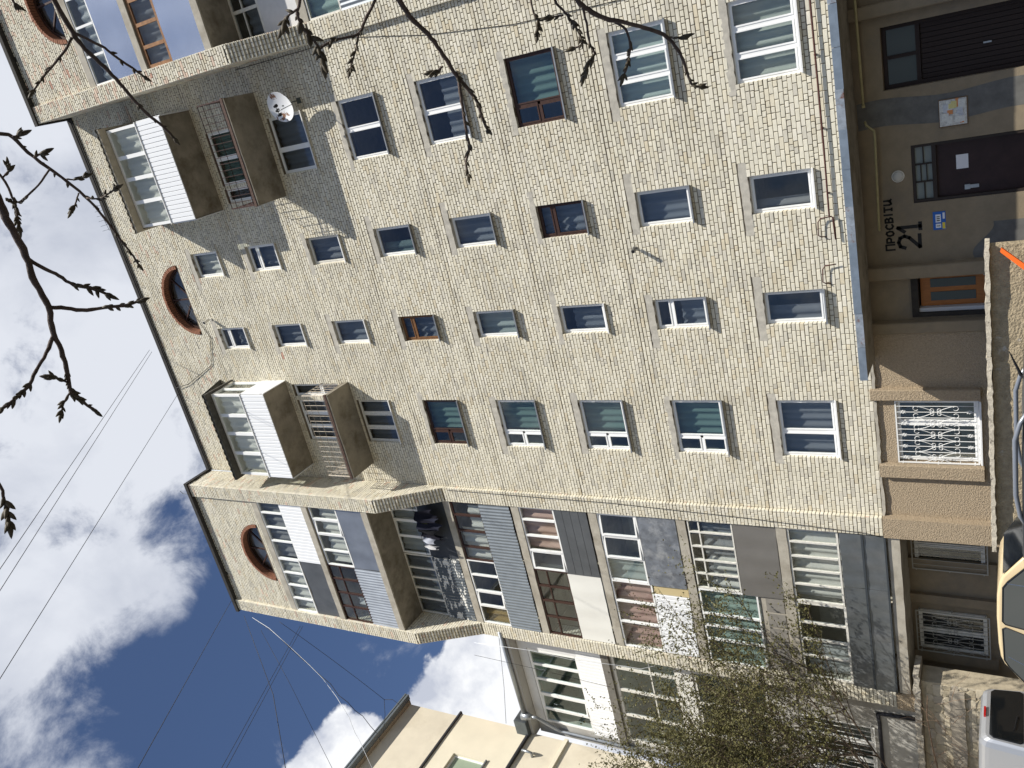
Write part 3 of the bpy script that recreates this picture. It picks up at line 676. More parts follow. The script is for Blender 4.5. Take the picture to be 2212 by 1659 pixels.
# storey 1
glazing([-17.90,-17.13,-16.55,-15.97,-15.28], 5.70, 7.02, GL, OLDWHITE, GLASS_D, [(CUR_W,-17.8,-16.7,0,.9)], fw=.06, mw=.06)
glazing([-15.26,-14.68,-14.21,-13.77,-13.31,-12.88], 5.72, 7.02, GL+.001, OLDWHITE, GLASS, [(CUR_W,-15.2,-12.9,0,1)], fw=.05, mw=.055)
for zz0, zz1 in ((4.60, 5.12), (5.15, 5.68)):
    for q in range(3):
        a, b = -17.90+q*5.01/3, -17.90+(q+1)*5.01/3; panel('sheet', a, b-.006, zz0, zz1, GL-.05, m=BLUESHEET)
MB().box(-17.9, -12.89, GL-.08, GL-.02, 5.10, 5.155).box(-17.9, -12.89, GL-.085, GL-.02, 4.565, 4.61).build('panel_seam', mat('seam_metal', (.06,.07,.08), .5, metal=.4), BLD)
# right bay
glazing([2.34,3.19,4.04,4.85,5.6,6.4,7.36], 25.50, 26.45, G8, WHITE, GLASS_D, [(CUR_W,2.4,7.3,0,.7)]); panel('sheet', 2.34, 7.36, 24.12, 25.49, G8-.01, m=mat('polished_sheet', (.62,.66,.72), .22, metal=.85, var=.06, vscale=1.2))
glazing([2.34,2.92,3.53,4.2,4.9,5.6,6.4,7.36], 22.68, 23.78, G8, mat('bare_wood', (.26,.125,.05), .6, var=.35, vscale=9), GLASS_D, [(CUR_G,2.4,7.3,0,1)], fw=.09, mw=.10); panel('sheet', 2.34, 7.36, 21.22, 22.67, G8-.01, m=MATS['polished_sheet'])
glazing([2.34,3.15,4.0,4.9,5.8,7.36], 19.80, 20.92, GL+.03, OLDWHITE, GLASS_D, [(CUR_B,2.4,7.3,0,.6)], hsplit=[20.45], fw=.08, mw=.09); panel('sheet', 2.34, 7.36, 18.41, 19.78, GL+.005, m=mat('white_wall_panel', (.6,.59,.58), .7, var=.05))
for k in range(5):
    glazing([2.34,3.2,4.1,5.0,5.9,6.6,7.36], SLAB[k]+1.25, SLAB[k+1]-.29, GL, WHITE if k != 4 else OLDWHITE, GLASS_T, [(CUR_LG,2.4,7.3,0,1)]); panel('sheet' if k != 4 else 'corr', 2.34, 7.36, SLAB[k]+.03, SLAB[k]+1.24, GL-.01, m=[DARKSHEET, FLATW, WORN, ZINC, CORR][k])

# roof edge, roof, plain sides and back
m = MB()
def edge(x0, x1, y0, y1): m.box(x0, x1, y0, y1, ZT-.03, ZT+.14)
edge(XL+.07, XR-.07, -.07, .3); edge(-18.49, XL+.07, YU-.07, YU+.3); edge(XR-.07, 7.97, YU-.07, YU+.3)
edge(XL-.3, XL+.07, YU+.3, -.07); edge(XR-.07, XR+.3, YU+.3, -.07)
m.build('roof_edge', ROOFEDGE, BLD)
MB().box(-18.45, 7.93, -.05, 12, ZT-.1, ZT+.05).box(-18.45, XL, YU+.1, -.05, ZT-.1, ZT+.05).box(XR, 7.93, YU+.1, -.05, ZT-.1, ZT+.05).build('roof', ROOFEDGE, BLD)
MB().box(-18.40, 7.88, 11.6, 12, .1, ZT-.1).box(-18.40, -18.05, .6, 11.6, .1, ZT-.1).box(7.53, 7.88, .6, 11.6, .1, ZT-.1).build('rear_wall', mat('rear_brick', (.5,.46,.38), .9, var=.1), BLD)
for zf in range(9): MB().box(-18.0, 7.5, 2.5, 11.6, SLAB[0]+2.8*zf-.2, SLAB[0]+2.8*zf).build('storey_floor', CONC, BLD)
# ------------------------------------------------------------------ balconies
def tubebar(name, a, b, r, m, parent, n=5): return MB().tube([a, b], r, n).build(name, m, parent)
def balcony(x0, x1, zb, dep, label, glazed, mulls=None, rail_m=IRON, ztop=22.2, roofz=None):
    s = slab_rough('balcony', x0, x1, -dep, .05, zb, zb+.15, CONC_BROWN, BLD, .3, .010); s['label'] = label
    MB().box(x0-.02, x1+.02, -dep-.02, -dep+.03, zb+.06, zb+.16).build('slab_edge', IRON, s)
    if not glazed:
        zt = ztop; y = -dep+.04; zf = zb+.15
        rr = MB()
        for z in (zt, zf+.10): rr.tube([(x0+.03,0,z),(x0+.03,y,z),(x1-.03,y,z),(x1-.03,0,z)], .016, 4)
        for z in (zf+(zt-zf)*.5, zf+(zt-zf)*.78): rr.tube([(x0+.03,0,z),(x0+.03,y,z),(x1-.03,y,z),(x1-.03,0,z)], .011, 4)
        rr.build('railing', rail_m, s)
        me = MB().tube([(0,0,0),(0,0,zt-zf)], .009, 5).mesh('baluster'); mp = MB().tube([(0,0,0),(0,0,zt-zf)], .022, 5).mesh('post')
        for xx in (x0+.03, x1-.03): link('post', mp, rail_m, s, loc=(xx, y, zf))
        n = int((x1-x0)/.19)
        for i in range(1, n): link('baluster', me, rail_m, s, loc=(x0+(x1-x0)*i/n, y, zf))
        for xx in (x0+.03, x1-.03):
            for i in range(1, 6): link('baluster', me, rail_m, s, loc=(xx, y+(0-y)*i/6, zf))
    else:
        zs0, zs1, zg = zb-.03, zb+1.13, zb+2.72
        y = -dep-.03
        sd = panel('siding', x0-.01, x1+.01, zs0, zs1, y-.02)
        for xx, sg in ((x1+.012, 1), (x0-.012, -1)):       # returns
            b = MB().box(min(xx, xx+.02*sg), max(xx, xx+.02*sg), y+.02, .0, zs0, zs1).build('siding_return', SIDING, s)
            for i in range(8): MB().box(xx+.018*sg, xx+.028*sg, y+.02+i*(-y-.02)/8+.005, y+.02+(i+1)*(-y-.02)/8-.005, zs0, zs1).build('siding_strip', SIDING, s)
        glazing([x0]+mulls+[x1], zs1+.03, zg, y+.03, WHITE, GLASS, [(CUR_W, x0+.1, x1-.1, .0, .9)], fw=.09, mw=.12)
        MB().box(x0-.03, x1+.03, y-.06, y+.1, zs1, zs1+.03).build('rail_cap', WHITE, s)
        for xx in (x0, x1):
            sg = -1 if xx == x0 else 1; a, b = (xx, xx+.07) if sg < 0 else (xx-.07, xx)
            f = MB().box(a, b, y+.11, 0, zs1+.03, zs1+.10).box(a, b, y+.11, 0, zg-.08, zg).box(a, b, -.09, 0, zs1+.10, zg-.08).box(a, b, -.62, -.55, zs1+.10, zg-.08).build('side_frame', WHITE, s)
            MB().box(a+.03, a+.034, y+.11, -.09, zs1+.10, zg-.08).build('pane', GLASS, s)
        rz = zg+.02
        rf = MB(); n = 60
        rf.grid(lambda u, v: (x0-.12+(x1-x0+.24)*u, .02-(dep+.34)*v, rz+.66-.60*v+.018*math.cos(u*n*1.6)), n*2, 1)
        rf.build('balcony_roof', mat('roof_sheet_dark', (.06,.058,.05), .7, var=.3, vscale=5), s, smooth=True)
        MB().box(x0-.10, x1+.10, -dep-.28, -dep-.02, rz-.02, rz+.06).box(x0-.10, x0-.04, -dep-.02, 0, rz-.02, rz+.07).box(x1+.04, x1+.10, -dep-.02, 0, rz-.02, rz+.07).build('fascia', roofz, s)
        MB().box(x0, x1, -dep, -.01, rz-.015, rz-.005).build('ceiling', WHITE, s)
    return s
FAS = mat('tan_fascia', (.42, .37, .28), .8, var=.15)
balcony(-11.72, -8.42, 23.97, 1.10, 'balcony closed in with white siding next to the loggia bay', True, [-10.82, -10.01, -9.27], roofz=mat('dark_fascia', (.07,.065,.055), .7, var=.3, vscale=6))
balcony(-11.58, -8.48, 21.00, 1.10, 'open balcony with pale rusty bar railing', False, rail_m=IRON_L, ztop=22.2)
balcony(-2.20, 1.00, 24.05, 1.17, 'balcony closed in with white siding above the satellite dish', True, [-1.37, -.61, .09], roofz=FAS)
balcony(-2.13, 1.00, 21.08, 1.20, 'open balcony with dark red railing', False, rail_m=mat('dark_red_iron', (.055,.026,.022), .7, var=.3), ztop=22.30)

# ------------------------------------------------------------------ rendered ground storey
PB = .20
bh = [(-2.20, -.97, .9, 3.96), (-4.60, -3.38, .9, 3.52), (-7.16, -6.12, .9, 3.67), (-10.82, -9.17, 2.42, 4.17)]
def base(name, xa, xb, m, yb):
    h = [q for q in bh if q[0] >= xa and q[1] <= xb]
    xs_ = sorted({xa, xb, *[q[0] for q in h], *[q[1] for q in h]}); zs_ = sorted({0., ZB+.03, *[q[2] for q in h], *[q[3] for q in h]})
    b = MB(); wall_cells(b, xs_, zs_, lambda x, z: any(q[0] < x < q[1] and q[2] < z < q[3] for q in h), yb, .58)
    return b.build(name, m, BLD)
base('base_wall', -12.34, -7.40, PLASTER, .05); base('base_wall', -7.40, XR+.1, PLASTER_SHADE, PB)
for a, b, y, z0, z1, m_ in ((-6.21,-5.92,-.03,1.0,4.6,PLASTER_SHADE), (-7.49,-7.23,-.03,1.0,4.6,PLASTER_SHADE), (-9.13,-8.85,-.10,2.38,4.66,PLASTER), (-11.20,-10.84,-.10,2.35,4.58,PLASTER), (-.75,-.5,.0,1.,4.6,PLASTER_SHADE)):
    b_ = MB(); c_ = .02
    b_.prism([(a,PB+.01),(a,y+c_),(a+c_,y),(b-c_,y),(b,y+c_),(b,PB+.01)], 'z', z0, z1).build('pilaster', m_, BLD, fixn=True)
MB().box(-12.90, -12.335, -.16, 1.6, 0, ZB).build('pier', PLASTER, BLD)
MB().box(-18.3, -12.90, 1.2, 1.5, 0, 4.30).build('recess_wall', PLASTER_SHADE, BLD)
MB().box(-18.45, -17.95, -.16, 1.2, 4.1, ZB).build('pier', PLASTER, BLD)
for a, b in ((-14.62,-14.30), (-15.72,-15.45), (-17.68,-17.36)): MB().box(a, b, 1.08, 1.2, 2.2, 4.28).build('pilaster', PLASTER_SHADE, BLD)
MB().box(XR+.1, 7.85, -.10, .4, 0, ZB+.02).build('base_wall', PLASTER_SHADE, BLD)
slab_rough('base_ledge', -12.34, -8.1, -.02, .06, ZB-.06, ZB+.01, CONC, BLD, .15, .02)
# painted grey damp patch and upright band beside the doors
MB().grid(lambda u, v: (-2.95+.55*u+.05*math.sin(v*9), PB-.003, 1.0+3.5*v), 6, 14).build('paint_patch', mat('grey_patch', (.13,.127,.118), .9, var=.2, vscale=5), BLD)
MB().grid(lambda u, v: (-5.9+.75*u, PB-.003, 1.0+1.25*v+.2*math.sin(u*4+1)*v), 10, 8).build('paint_patch', MATS['grey_patch'], BLD)

# grille window
def scroll(cx, cz, r, a0, a1, turns=1.0, s=1):
    pts = []
    for i in range(13):
        t = i/12; a = a0+(a1-a0)*t; rr = r*(1-.55*t); pts.append((cx+rr*math.cos(a), cz+rr*math.sin(a)))
    return pts
def grille(x0, x1, z0, z1, y, m, n, parent, deco=True, lab=None):
    fr = MB(); t = .022
    fr.box(x0, x1, y, y+t, z0, z0+t*1.4).box(x0, x1, y, y+t, z1-t*1.4, z1).box(x0, x0+t*1.4, y, y+t, z0+t*1.4, z1-t*1.4).box(x1-t*1.4, x1, y, y+t, z0+t*1.4, z1-t*1.4)
    for z in (z0+.1, (z0+z1)/2, z1-.1): fr.box(x0-.03, x0+.01, y+.002, .12+y, z-.012, z+.012); fr.box(x1-.01, x1+.03, y+.002, .12+y, z-.012, z+.012)
    g_ = fr.build('window_grille', m, parent, label=lab)
    bar = MB().box(-.006, .006, 0, .012, 0, z1-z0-.04).mesh('bar')
    for i in range(1, n): link('bar', bar, m, g_, loc=(x0+(x1-x0)*i/n, y+.004, z0+.02))
    if deco:
        w = (x1-x0)/n*2; zc = (z0+z1)/2; H = z1-z0
        b = MB()
        def curve(pts): b.tube([(px, y+.012, pz) for px, pz in pts], .0065, 4)
        for sz in (1, -1):
            for sx in (1, -1):
                curve([(sx*(w/2)*math.sin(q*math.pi/2), sz*.02+sz*(.27*H-.02)*q) for q in [i/10 for i in range(11)]])
                curve([(sx*(.045+.04*math.cos(a)), sz*(.075+.04*math.sin(a))) for a in [R(-150+25*i) for i in range(13)]])
                curve([(sx*(w/2-.055+.055*math.cos(a)), sz*(.27*H+.055*math.sin(a)-.05)) for a in [R(-60+27*i) for i in range(12)]])
                curve([(sx*(.012+.03*q+.02*math.sin(q*6)), sz*(.40*H+(.07*q-.02))) for q in [i/6 for i in range(7)]])
                curve([(sx*(.012+.03*q+.02*math.sin(q*6)), sz*(.40*H-(.07*q-.02))) for q in [i/6 for i in range(7)]])
        for i in range(n//2):
            me = b.mesh('scroll') if i == 0 else me
            link('scroll', me, m, g_, loc=(x0+w*(i+.5), 0, zc))
    return g_
GW = mat('grille_white', (.74,.74,.72), .5)
window(-10.80, -9.19, 2.44, 4.15, [(0,.62,0,1),(.62,1,0,1)], WHITE, GLASS_D, yf=.16, sill=SILLW, sill_out=.02)
grille(-10.82, -9.17, 2.44, 4.16, .02, GW, 11, BLD, lab='white wrought iron grille with scrolls on the basement window')
for a, b in ((-14.55, -13.2), (-17.26, -16.0)):
    window(a, b, 2.45, 4.08, TWO, OLDWHITE, GLASS_D, yf=1.14, sill=None, room=False)
    MB().box(a, b, 1.196, 1.1985, 2.45, 4.08).build('room_shade_sheet', BLACK, BLD)  # black sheet painted as the unlit room behind the panes
    grille(a-.05, b+.05, 2.38, 4.15, 1.03, mat('grille_grey', (.35,.34,.30), .6), 9, BLD, deco=(a < -16))
# doors
def door(x0, x1, z0, z1, body):
    return body
d = MB().box(-2.20, -.97, .30, .36, .95, 3.96).build('door', mat('door_dark', (.014,.011,.010), .7, var=.3, vscale=6), BLD, label='dark double door with boarded leaves and glass transom')
d.location.y = .16
fr = MB().box(-2.20,-2.12,.2,.3,.95,3.96).box(-1.05,-.97,.2,.3,.95,3.96).box(-2.12,-1.05,.2,.3,3.88,3.96).box(-2.12,-1.05,.2,.3,3.26,3.34).box(-1.62,-1.55,.2,.3,3.34,3.88).build('door_frame', mat('door_brown', (.022,.012,.009), .6), d)
MB().box(-2.12,-1.05,.25,.255,3.34,3.88).build('pane', mat('dark_light', (.05,.06,.055), .2), d)
for i in range(11): MB().box(-2.12+i*1.07/11+.006, -2.12+(i+1)*1.07/11-.006, .262, .30, .95, 3.25).build('board', MATS['door_brown'], d)
MB().box(-1.66,-1.63,.225,.262,2.02,2.16).build('handle', GREYSTEEL, d)
d = MB().box(-4.56, -3.42, .20, .26, .95, 3.08).build('door', mat('door_oxblood', (.028,.014,.014), .55, var=.3, vscale=3), BLD, label='dark brown steel entrance door with small paned transom')
d.location.y = .12
fr = MB().box(-4.60,-4.54,.10,.3,.95,3.52).box(-3.44,-3.38,.10,.3,.95,3.52).box(-4.54,-3.44,.10,.3,3.46,3.52).box(-4.54,-3.44,.10,.3,3.06,3.14)
for x in (-4.17, -3.80): fr.box(x-.013, x+.013, .12, .2, 3.14, 3.46)
fr.box(-4.54,-4.183,.121,.199,3.29,3.31).box(-3.787,-3.44,.121,.199,3.29,3.31).box(-4.157,-3.813,.121,.199,3.24,3.255).box(-4.157,-3.813,.121,.199,3.35,3.365)
fr.build('door_frame', mat('door_frame_dark', (.03,.022,.018), .6), d)
for a, b in ((-4.54,-4.183), (-4.157,-3.813), (-3.787,-3.44)): MB().box(a, b, .17, .174, 3.14, 3.46).build('pane', mat('frosted_pane', (.20,.22,.20), .35), d)
MB().box(-4.43,-4.36,.17,.2,2.30,2.56).box(-4.445,-4.345,.155,.2,2.46,2.56).build('lock_plate', GREYSTEEL, d)
d = MB().box(-6.98, -6.24, .22, .27, .95, 3.50).build('door', mat('orange_wood', (.34,.125,.03), .5, var=.2, vscale=7, stretch=(4,4,.6)), BLD, label='varnished orange wooden door with two glass lights in dark frame')
d.location.y = .14
MB().box(-7.16,-7.07,.0,.3,.95,3.67).box(-6.21,-6.12,.0,.3,.95,3.67).box(-7.07,-6.21,.0,.3,3.53,3.67).build('door_frame', mat('tarred_frame', (.03,.026,.022), .8, var=.3), d)
MB().box(-7.07,-6.985,.08,.26,.95,3.53).build('jamb', mat('jamb_white', (.5,.5,.5), .6), d)
for a, b in ((-6.86,-6.66), (-6.55,-6.36)): MB().box(a, b, .205, .222, 2.42, 3.30).build('pane', mat('dark_light', (.05,.06,.055), .2), d); MB().box(a, b, .21, .222, 1.85, 2.22).build('door_panel', MATS['orange_wood'], d); MB().box(a+.03, b-.03, .198, .212, 1.88, 2.19).build('door_panel', MATS['orange_wood'], d)
MB().tube([(-6.30,.16,2.25),(-6.30,.20,2.25)], .03, 8).build('door_knob', GREYSTEEL, d)

# canopy over the entrances
CX0 = -8.06
cn = slab_rough('canopy', CX0, 7.5, -1.25, .05, 4.50, 4.60, CONC_BROWN, BLD, .3, .008); cn['label'] = 'long concrete canopy with blue grey metal edge above the entrances'
me = MB().add([(-.39,-1.275,4.48),(.39,-1.275,4.48),(.39,-1.285,4.635),(-.39,-1.285,4.635),(-.39,-1.25,4.48),(.39,-1.25,4.48),(.39,-1.25,4.645),(-.39,-1.25,4.645)], [(0,1,2,3),(0,4,5,1),(3,2,6,7),(0,3,7,4),(1,5,6,2)]).mesh('flashing')
FL = [mat('flashing_blue', (.25,.30,.36), .45, metal=.5, var=.2, vscale=4), mat('flashing_pale', (.32,.36,.41), .5, metal=.4, var=.3, vscale=7, dirt=(.20,.09,.06), dscale=5, dlo=.56, dhi=.66)]
FLM = [me, me.copy()]; FLM[0].materials.append(FL[0]); FLM[1].materials.append(FL[1])
for i in range(20):
    o = link('flashing', FLM[i % 3 == 1], None, cn, loc=(CX0+.39+i*.777, rnd.uniform(-.006,.006), rnd.uniform(-.006,.004)))
    o.rotation_euler.y = rnd.uniform(-.003, .003); o.rotation_euler.x = rnd.uniform(-.002, .002)
MB().box(CX0-.01, CX0+.012, -1.2, -.0, 4.50, 4.66).build('end_flashing', FL[0], cn)
MB().add([(CX0,-1.2,4.61),(7.5,-1.2,4.61),(7.5,.0,4.70),(CX0,.0,4.70)], [(0,1,2,3)]).build('canopy_top', BLUESHEET, cn)

# porch with parapet
PO = thing('porch', 'raised entrance porch with rough rendered parapet and chipped concrete coping', 'porch', (-5, -1, .45))
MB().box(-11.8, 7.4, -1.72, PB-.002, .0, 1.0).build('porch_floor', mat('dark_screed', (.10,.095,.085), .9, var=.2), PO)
MB().box(-11.78, -5.12, -1.74, -1.50, 0, 2.08).build('parapet', mat('parapet_render', (.37,.305,.205), .95, var=.22, vscale=9, bump=1.0, bscale=22, bdist=.05, dirt=(.62,.60,.55), dscale=2.0, dlo=.60, dhi=.72), PO)
xs_ = [-11.85+i*1.13 for i in range(7)]
for i in range(6): slab_rough('coping', -11.86+i*1.136, -11.86+(i+1)*1.136-.008, -1.90+rnd.uniform(-.012,.012), -1.40, 2.085, 2.17+rnd.uniform(-.008,.008), mat('chipped_coping', (.52,.47,.38), .95, var=.25, vscale=12, bump=.8, bscale=40, dirt=(.13,.11,.09), dscale=9, dlo=.56, dhi=.68), PO, .09, .014)
for i in range(5): MB().box(-5.1, -3.2, -2.0-.3*i, -1.72-.3*i, 0, .86-.13*i).build('step', CONC, PO)
tag(MB().add([(-5.17,-2.0,1.90),(-5.09,-2.0,1.88),(-5.17,-1.93,1.90),(-5.09,-1.93,1.88),(-6.35,-2.35,.62),(-6.25,-2.35,.55),(-6.35,-2.28,.62),(-6.25,-2.28,.55)], [(0,1,3,2),(4,6,7,5),(0,4,5,1),(1,5,7,3),(3,7,6,2),(2,6,4,0)]).build('pole', mat('orange_paint', (.80,.13,.015), .45)), 'bright orange bar leaning at the end of the porch parapet', 'bar')

# painted address on the wall beside the door
def strokes(b, lines, w, y):
    for ln in lines:
        for (a, c) in zip(ln[:-1], ln[1:]):
            a, c = Vector((a[0], 0, a[1])), Vector((c[0], 0, c[1])); t = (c-a).normalized(); nn = Vector((-t.z, 0, t.x))*w/2; e = t*w*.35
            b.add([(p.x, y, p.z) for p in (a-nn-e, c-nn+e, c+nn+e, a+nn-e)], [(0,1,2,3)])
LET = {'П': [[(0,0),(0,1),(.7,1),(.7,0)]], 'р': [[(0,-.0),(0,1)], [(0,1),(.45,1),(.6,.8),(.6,.6),(.45,.42),(0,.42)]], 'о': [[(.3,1),(.05,.8),(0,.5),(.1,.1),(.3,0),(.55,.15),(.6,.5),(.5,.9),(.3,1)]],
       'с': [[(.6,.85),(.35,1),(.08,.8),(0,.5),(.08,.18),(.35,0),(.6,.15)]], 'в': [[(0,0),(0,1),(.4,1),(.52,.78),(.4,.55),(0,.52)],[(.4,.52),(.6,.3),(.45,.03),(0,0)]], 'і': [[(.1,0),(.1,.8)],[(.1,1.0),(.1,1.1)]],
       'т': [[(.3,0),(.3,1)],[(0,1),(.62,1)],[(.15,0),(.45,0)]], 'и': [[(0,1),(0,.25),(.12,0),(.35,.1),(.55,.45)],[(.55,1),(.55,.15),(.7,0)]],
       '2': [[(0,.72),(.08,.93),(.3,1),(.52,.92),(.6,.72),(.5,.5),(0,.03)],[(0,.03),(.62,.03)]], '1': [[(.0,.72),(.3,1),(.3,0)],[(.1,0),(.52,0)]]}
paint = MB(); cx = -5.58; k_ = 0
for ch in 'Просвіти':
    wd = {'і': .2, 'и': .72, 'П': .7}.get(ch, .6)
    hh = .17 if ch == 'П' else .145
    strokes(paint, [[(cx+x*.165, 3.945+z*hh+.002*k_) for x, z in l] for l in LET[ch]], .040, PB-.004-.0004*k_); cx += wd*.165+.052; k_ += 1
strokes(paint, [[(-5.56+x*.44, 3.43+z*.43) for x, z in l] for l in LET['2']], .075, PB-.004)
strokes(paint, [[(-5.20+x*.33, 3.42+z*.44) for x, z in l] for l in LET['1']], .075, PB-.004)
paint.build('painted_address', mat('black_paint', (.018,.017,.016), .7), BLD, label='hand painted address in black letters and number 21')
# ------------------------------------------------------------------ small things on the wall
pl = thing('address_plate', 'blue plate with white and yellow fields below the painted number', 'sign', (-5.03, PB-.01, 3.03))
MB().box(-5.22,-4.83,PB-.012,PB-.001,2.93,3.17).build('plate', mat('plate_blue', (.02,.11,.42), .4), pl)
MB().box(-5.06,-4.89,PB-.014,PB-.012,3.02,3.12).box(-5.18,-5.09,PB-.014,PB-.012,3.02,3.12).box(-4.99,-4.86,PB-.014,PB-.012,2.945,2.985).build('white_field', mat('sign_white', (.7,.72,.75), .5), pl)
MB().box(-5.205,-5.07,PB-.015,PB-.012,2.94,2.995).build('yellow_field', mat('sign_yellow', (.7,.55,.06), .5), pl)
lt = MB()
for q in range(3): lt.box(-5.03+.04*q,-5.01+.04*q,PB-.0155,PB-.014,3.04,3.10)
lt.box(-5.145,-5.13,PB-.0155,PB-.014,3.035,3.105).build('print', MATS['black_paint'], pl)
nb = thing('notice_board', 'ragged white notice board with torn coloured papers between the two dark doors', 'notice board', (-2.83, PB, 2.45))
MB().box(-3.11,-2.56,PB-.028,PB-.001,2.45,2.97).build('board', mat('old_board', (.16,.11,.07), .9), nb)
MB().box(-3.09,-2.58,PB-.030,PB-.0285,2.47,2.955).build('paper', mat('paper_sheet', (.55,.54,.50), .8, var=.25, vscale=25), nb)
pals = [(.62,.62,.58)]*6+[(.6,.25,.1),(.62,.56,.25),(.55,.35,.4),(.5,.52,.55)]
for i in range(26):
    c_ = rnd.choice(pals); x, z, w, h = rnd.uniform(-3.08,-2.72), rnd.uniform(2.47,2.83), rnd.uniform(.06,.2), rnd.uniform(.05,.13)
    MB().box(x, min(x+w,-2.57), PB-.032-.0006*i-.001, PB-.031-.0006*i, z, min(z+h, 2.965)).build('paper', mat('paper_%d' % (pals.index(c_)), c_, .8, var=.12, vscale=30), nb)
tag(MB().box(-4.01,-3.72,.313,.319,2.48,2.70).build('paper_notice', mat('paper_white', (.66,.66,.68), .7)), 'single white paper notice stuck on the brown steel door', 'notice')
lp = thing('wall_lamp', 'round white glass wall lamp above the brown steel door', 'lamp', (-3.98, PB, 3.78))
me_ = MB(); me_.tube([(-3.98,PB-.001,3.79),(-3.98,PB-.03,3.79)], .125, 20).build('lamp_base', OLDWHITE, lp)
MB().grid(lambda u, v: (-3.98+.11*math.cos(v*1.57)*math.cos(u*6.2832), PB-.03-.07*math.sin(v*1.57), 3.79+.11*math.cos(v*1.57)*math.sin(u*6.2832)), 20, 6).build('lamp_shade', mat('opal_glass', (.5,.49,.45), .25), lp, smooth=True)
# gas pipes
YG = mat('gas_yellow', (.34,.30,.16), .55, var=.15, vscale=8)
tag(MB().tube([(1.7,-.05,4.36),(-.34,-.05,4.34),(-2.37,-.05,4.33)], .026, 8).tube([(-2.37,-.05,4.33),(-2.43,-.05,4.33)], .036, 8).build('gas_pipe', YG, smooth=True), 'thin yellow gas pipe above the dark double door', 'pipe')
tag(MB().tube([(-2.72,.0,4.33),(-2.80,-.05,4.30),(-2.93,-.05,4.16),(-3.05,-.05,4.155),(-5.04,-.05,4.20),(-5.06,.02,4.20)], .026, 8).build('gas_pipe', YG, smooth=True), 'thin yellow gas pipe with an elbow above the painted address', 'pipe')
rp = MB().tube([(XR-.02,-.07,5.17),(-.15,-.07,5.17),(-3.10,-.07,5.17),(-4.42,-.07,5.19),(-4.62,-.07,5.19),(-4.64,-.07,5.12),(-5.15,-.07,5.10)], .02, 7)
for x in (-1.2,-2.7,-4.1): rp.box(x-.012, x+.012, -.075, .01, 5.145, 5.20)
tag(rp.build('gas_pipe', mat('pipe_oxide', (.075,.025,.02), .6), smooth=True), 'dark red pipe running along the brickwork above the canopy', 'pipe')
for x, lab in ((-4.62, 'bent dark branch of the red pipe turning up beside the lintel'), (-5.72, 'short dark pipe stub with elbow past the end of the red pipe')):
    tag(MB().tube([(x,-.07,5.14),(x-.02,-.08,5.38),(x-.10,-.08,5.44),(x-.40,-.08,5.46),(x-.44,-.07,5.40),(x-.47,.01,5.30)], .014, 6).build('pipe_branch', MATS['pipe_oxide'], smooth=True), lab, 'pipe')
# cameras / lamps on brackets
def spy(x, z, lab, m, s=1.):
    t = thing('security_camera', lab, 'camera', (x, 0, z)); 
    MB().tube([(x,.005,z),(x,-.03,z)], .045*s, 10).build('wall_mount', m, t); MB().tube([(x,-.03,z),(x,-.10*s,z+.0)], .014, 6).build('bracket', m, t)
    MB().tube([(x+.02,-.08*s,z+.015),(x-.01,-.30*s,z-.035)], [.045*s,.05*s], 10).build('camera_body', m, t, smooth=False); MB().tube([(x-.01,-.298*s,z-.035),(x-.0145,-.31*s,z-.037)], .035*s, 10).build('lens', BLACK, t)
spy(-5.92, 26.62, 'small white security camera below the attic arch of the main wall', OLDWHITE, 1.25); spy(-4.90, 9.88, 'small dark security camera between two small windows', mat('cam_grey', (.12,.12,.115), .5))
# satellite dish
DC = Vector((.40, -.50, 19.72)); DN = Vector((-.22, -.95, .05)).normalized(); du = DN.cross(Vector((0,0,1))).normalized(); dv = du.cross(DN)
ds = thing('satellite_dish', 'white satellite dish with rust patch and three receiver heads', 'satellite dish', (.46, 0, 19.40))
def dish_p(u, v, off=0.):
    a = u*2*math.pi; rr = .44*v; return DC+du*rr*math.cos(a)+dv*rr*math.sin(a)*1.08+DN*(off-.09*(1-v*v))
dm = MB().grid(lambda u, v: dish_p(u, v), 36, 8); dm.grid(lambda u, v: dish_p(1-u, v, -.012), 36, 8)
for i in range(36):
    a, b = i/36, (i+1)/36; dm.add([dish_p(a,1), dish_p(b,1), dish_p(b,1,-.012), dish_p(a,1,-.012)], [(0,1,2,3)])
dm.build('reflector', mat('dish_paint', (.74,.75,.76), .4, dirt=(.23,.12,.07), dscale=2.0, dlo=.60, dhi=.62), ds, smooth=True)
tip = DC+DN*.34-dv*.20
MB().tube([DC-dv*.47, tip-dv*.15, tip], .012, 6).build('feed_arm', GREYSTEEL, ds)
for q in (-1, 0, 1): MB().tube([tip+du*.13*q-DN*.02, tip+du*.13*q-DN*.07, tip+du*.13*q+DN*.05], [.05,.045,.03], 8).build('receiver', BLACK, ds)
MB().tube([tip-du*.15, tip+du*.15], .01, 6).build('crossbar', BLACK, ds)
MB().tube([(.46,.01,19.42),(.46,-.28,19.42),(.44,-.40,19.55),DC-DN*.09], .018, 6).box(.38,.54,-.01,.02,19.34,19.50).build('mast', mat('mast_dark', (.09,.10,.09), .6), ds)
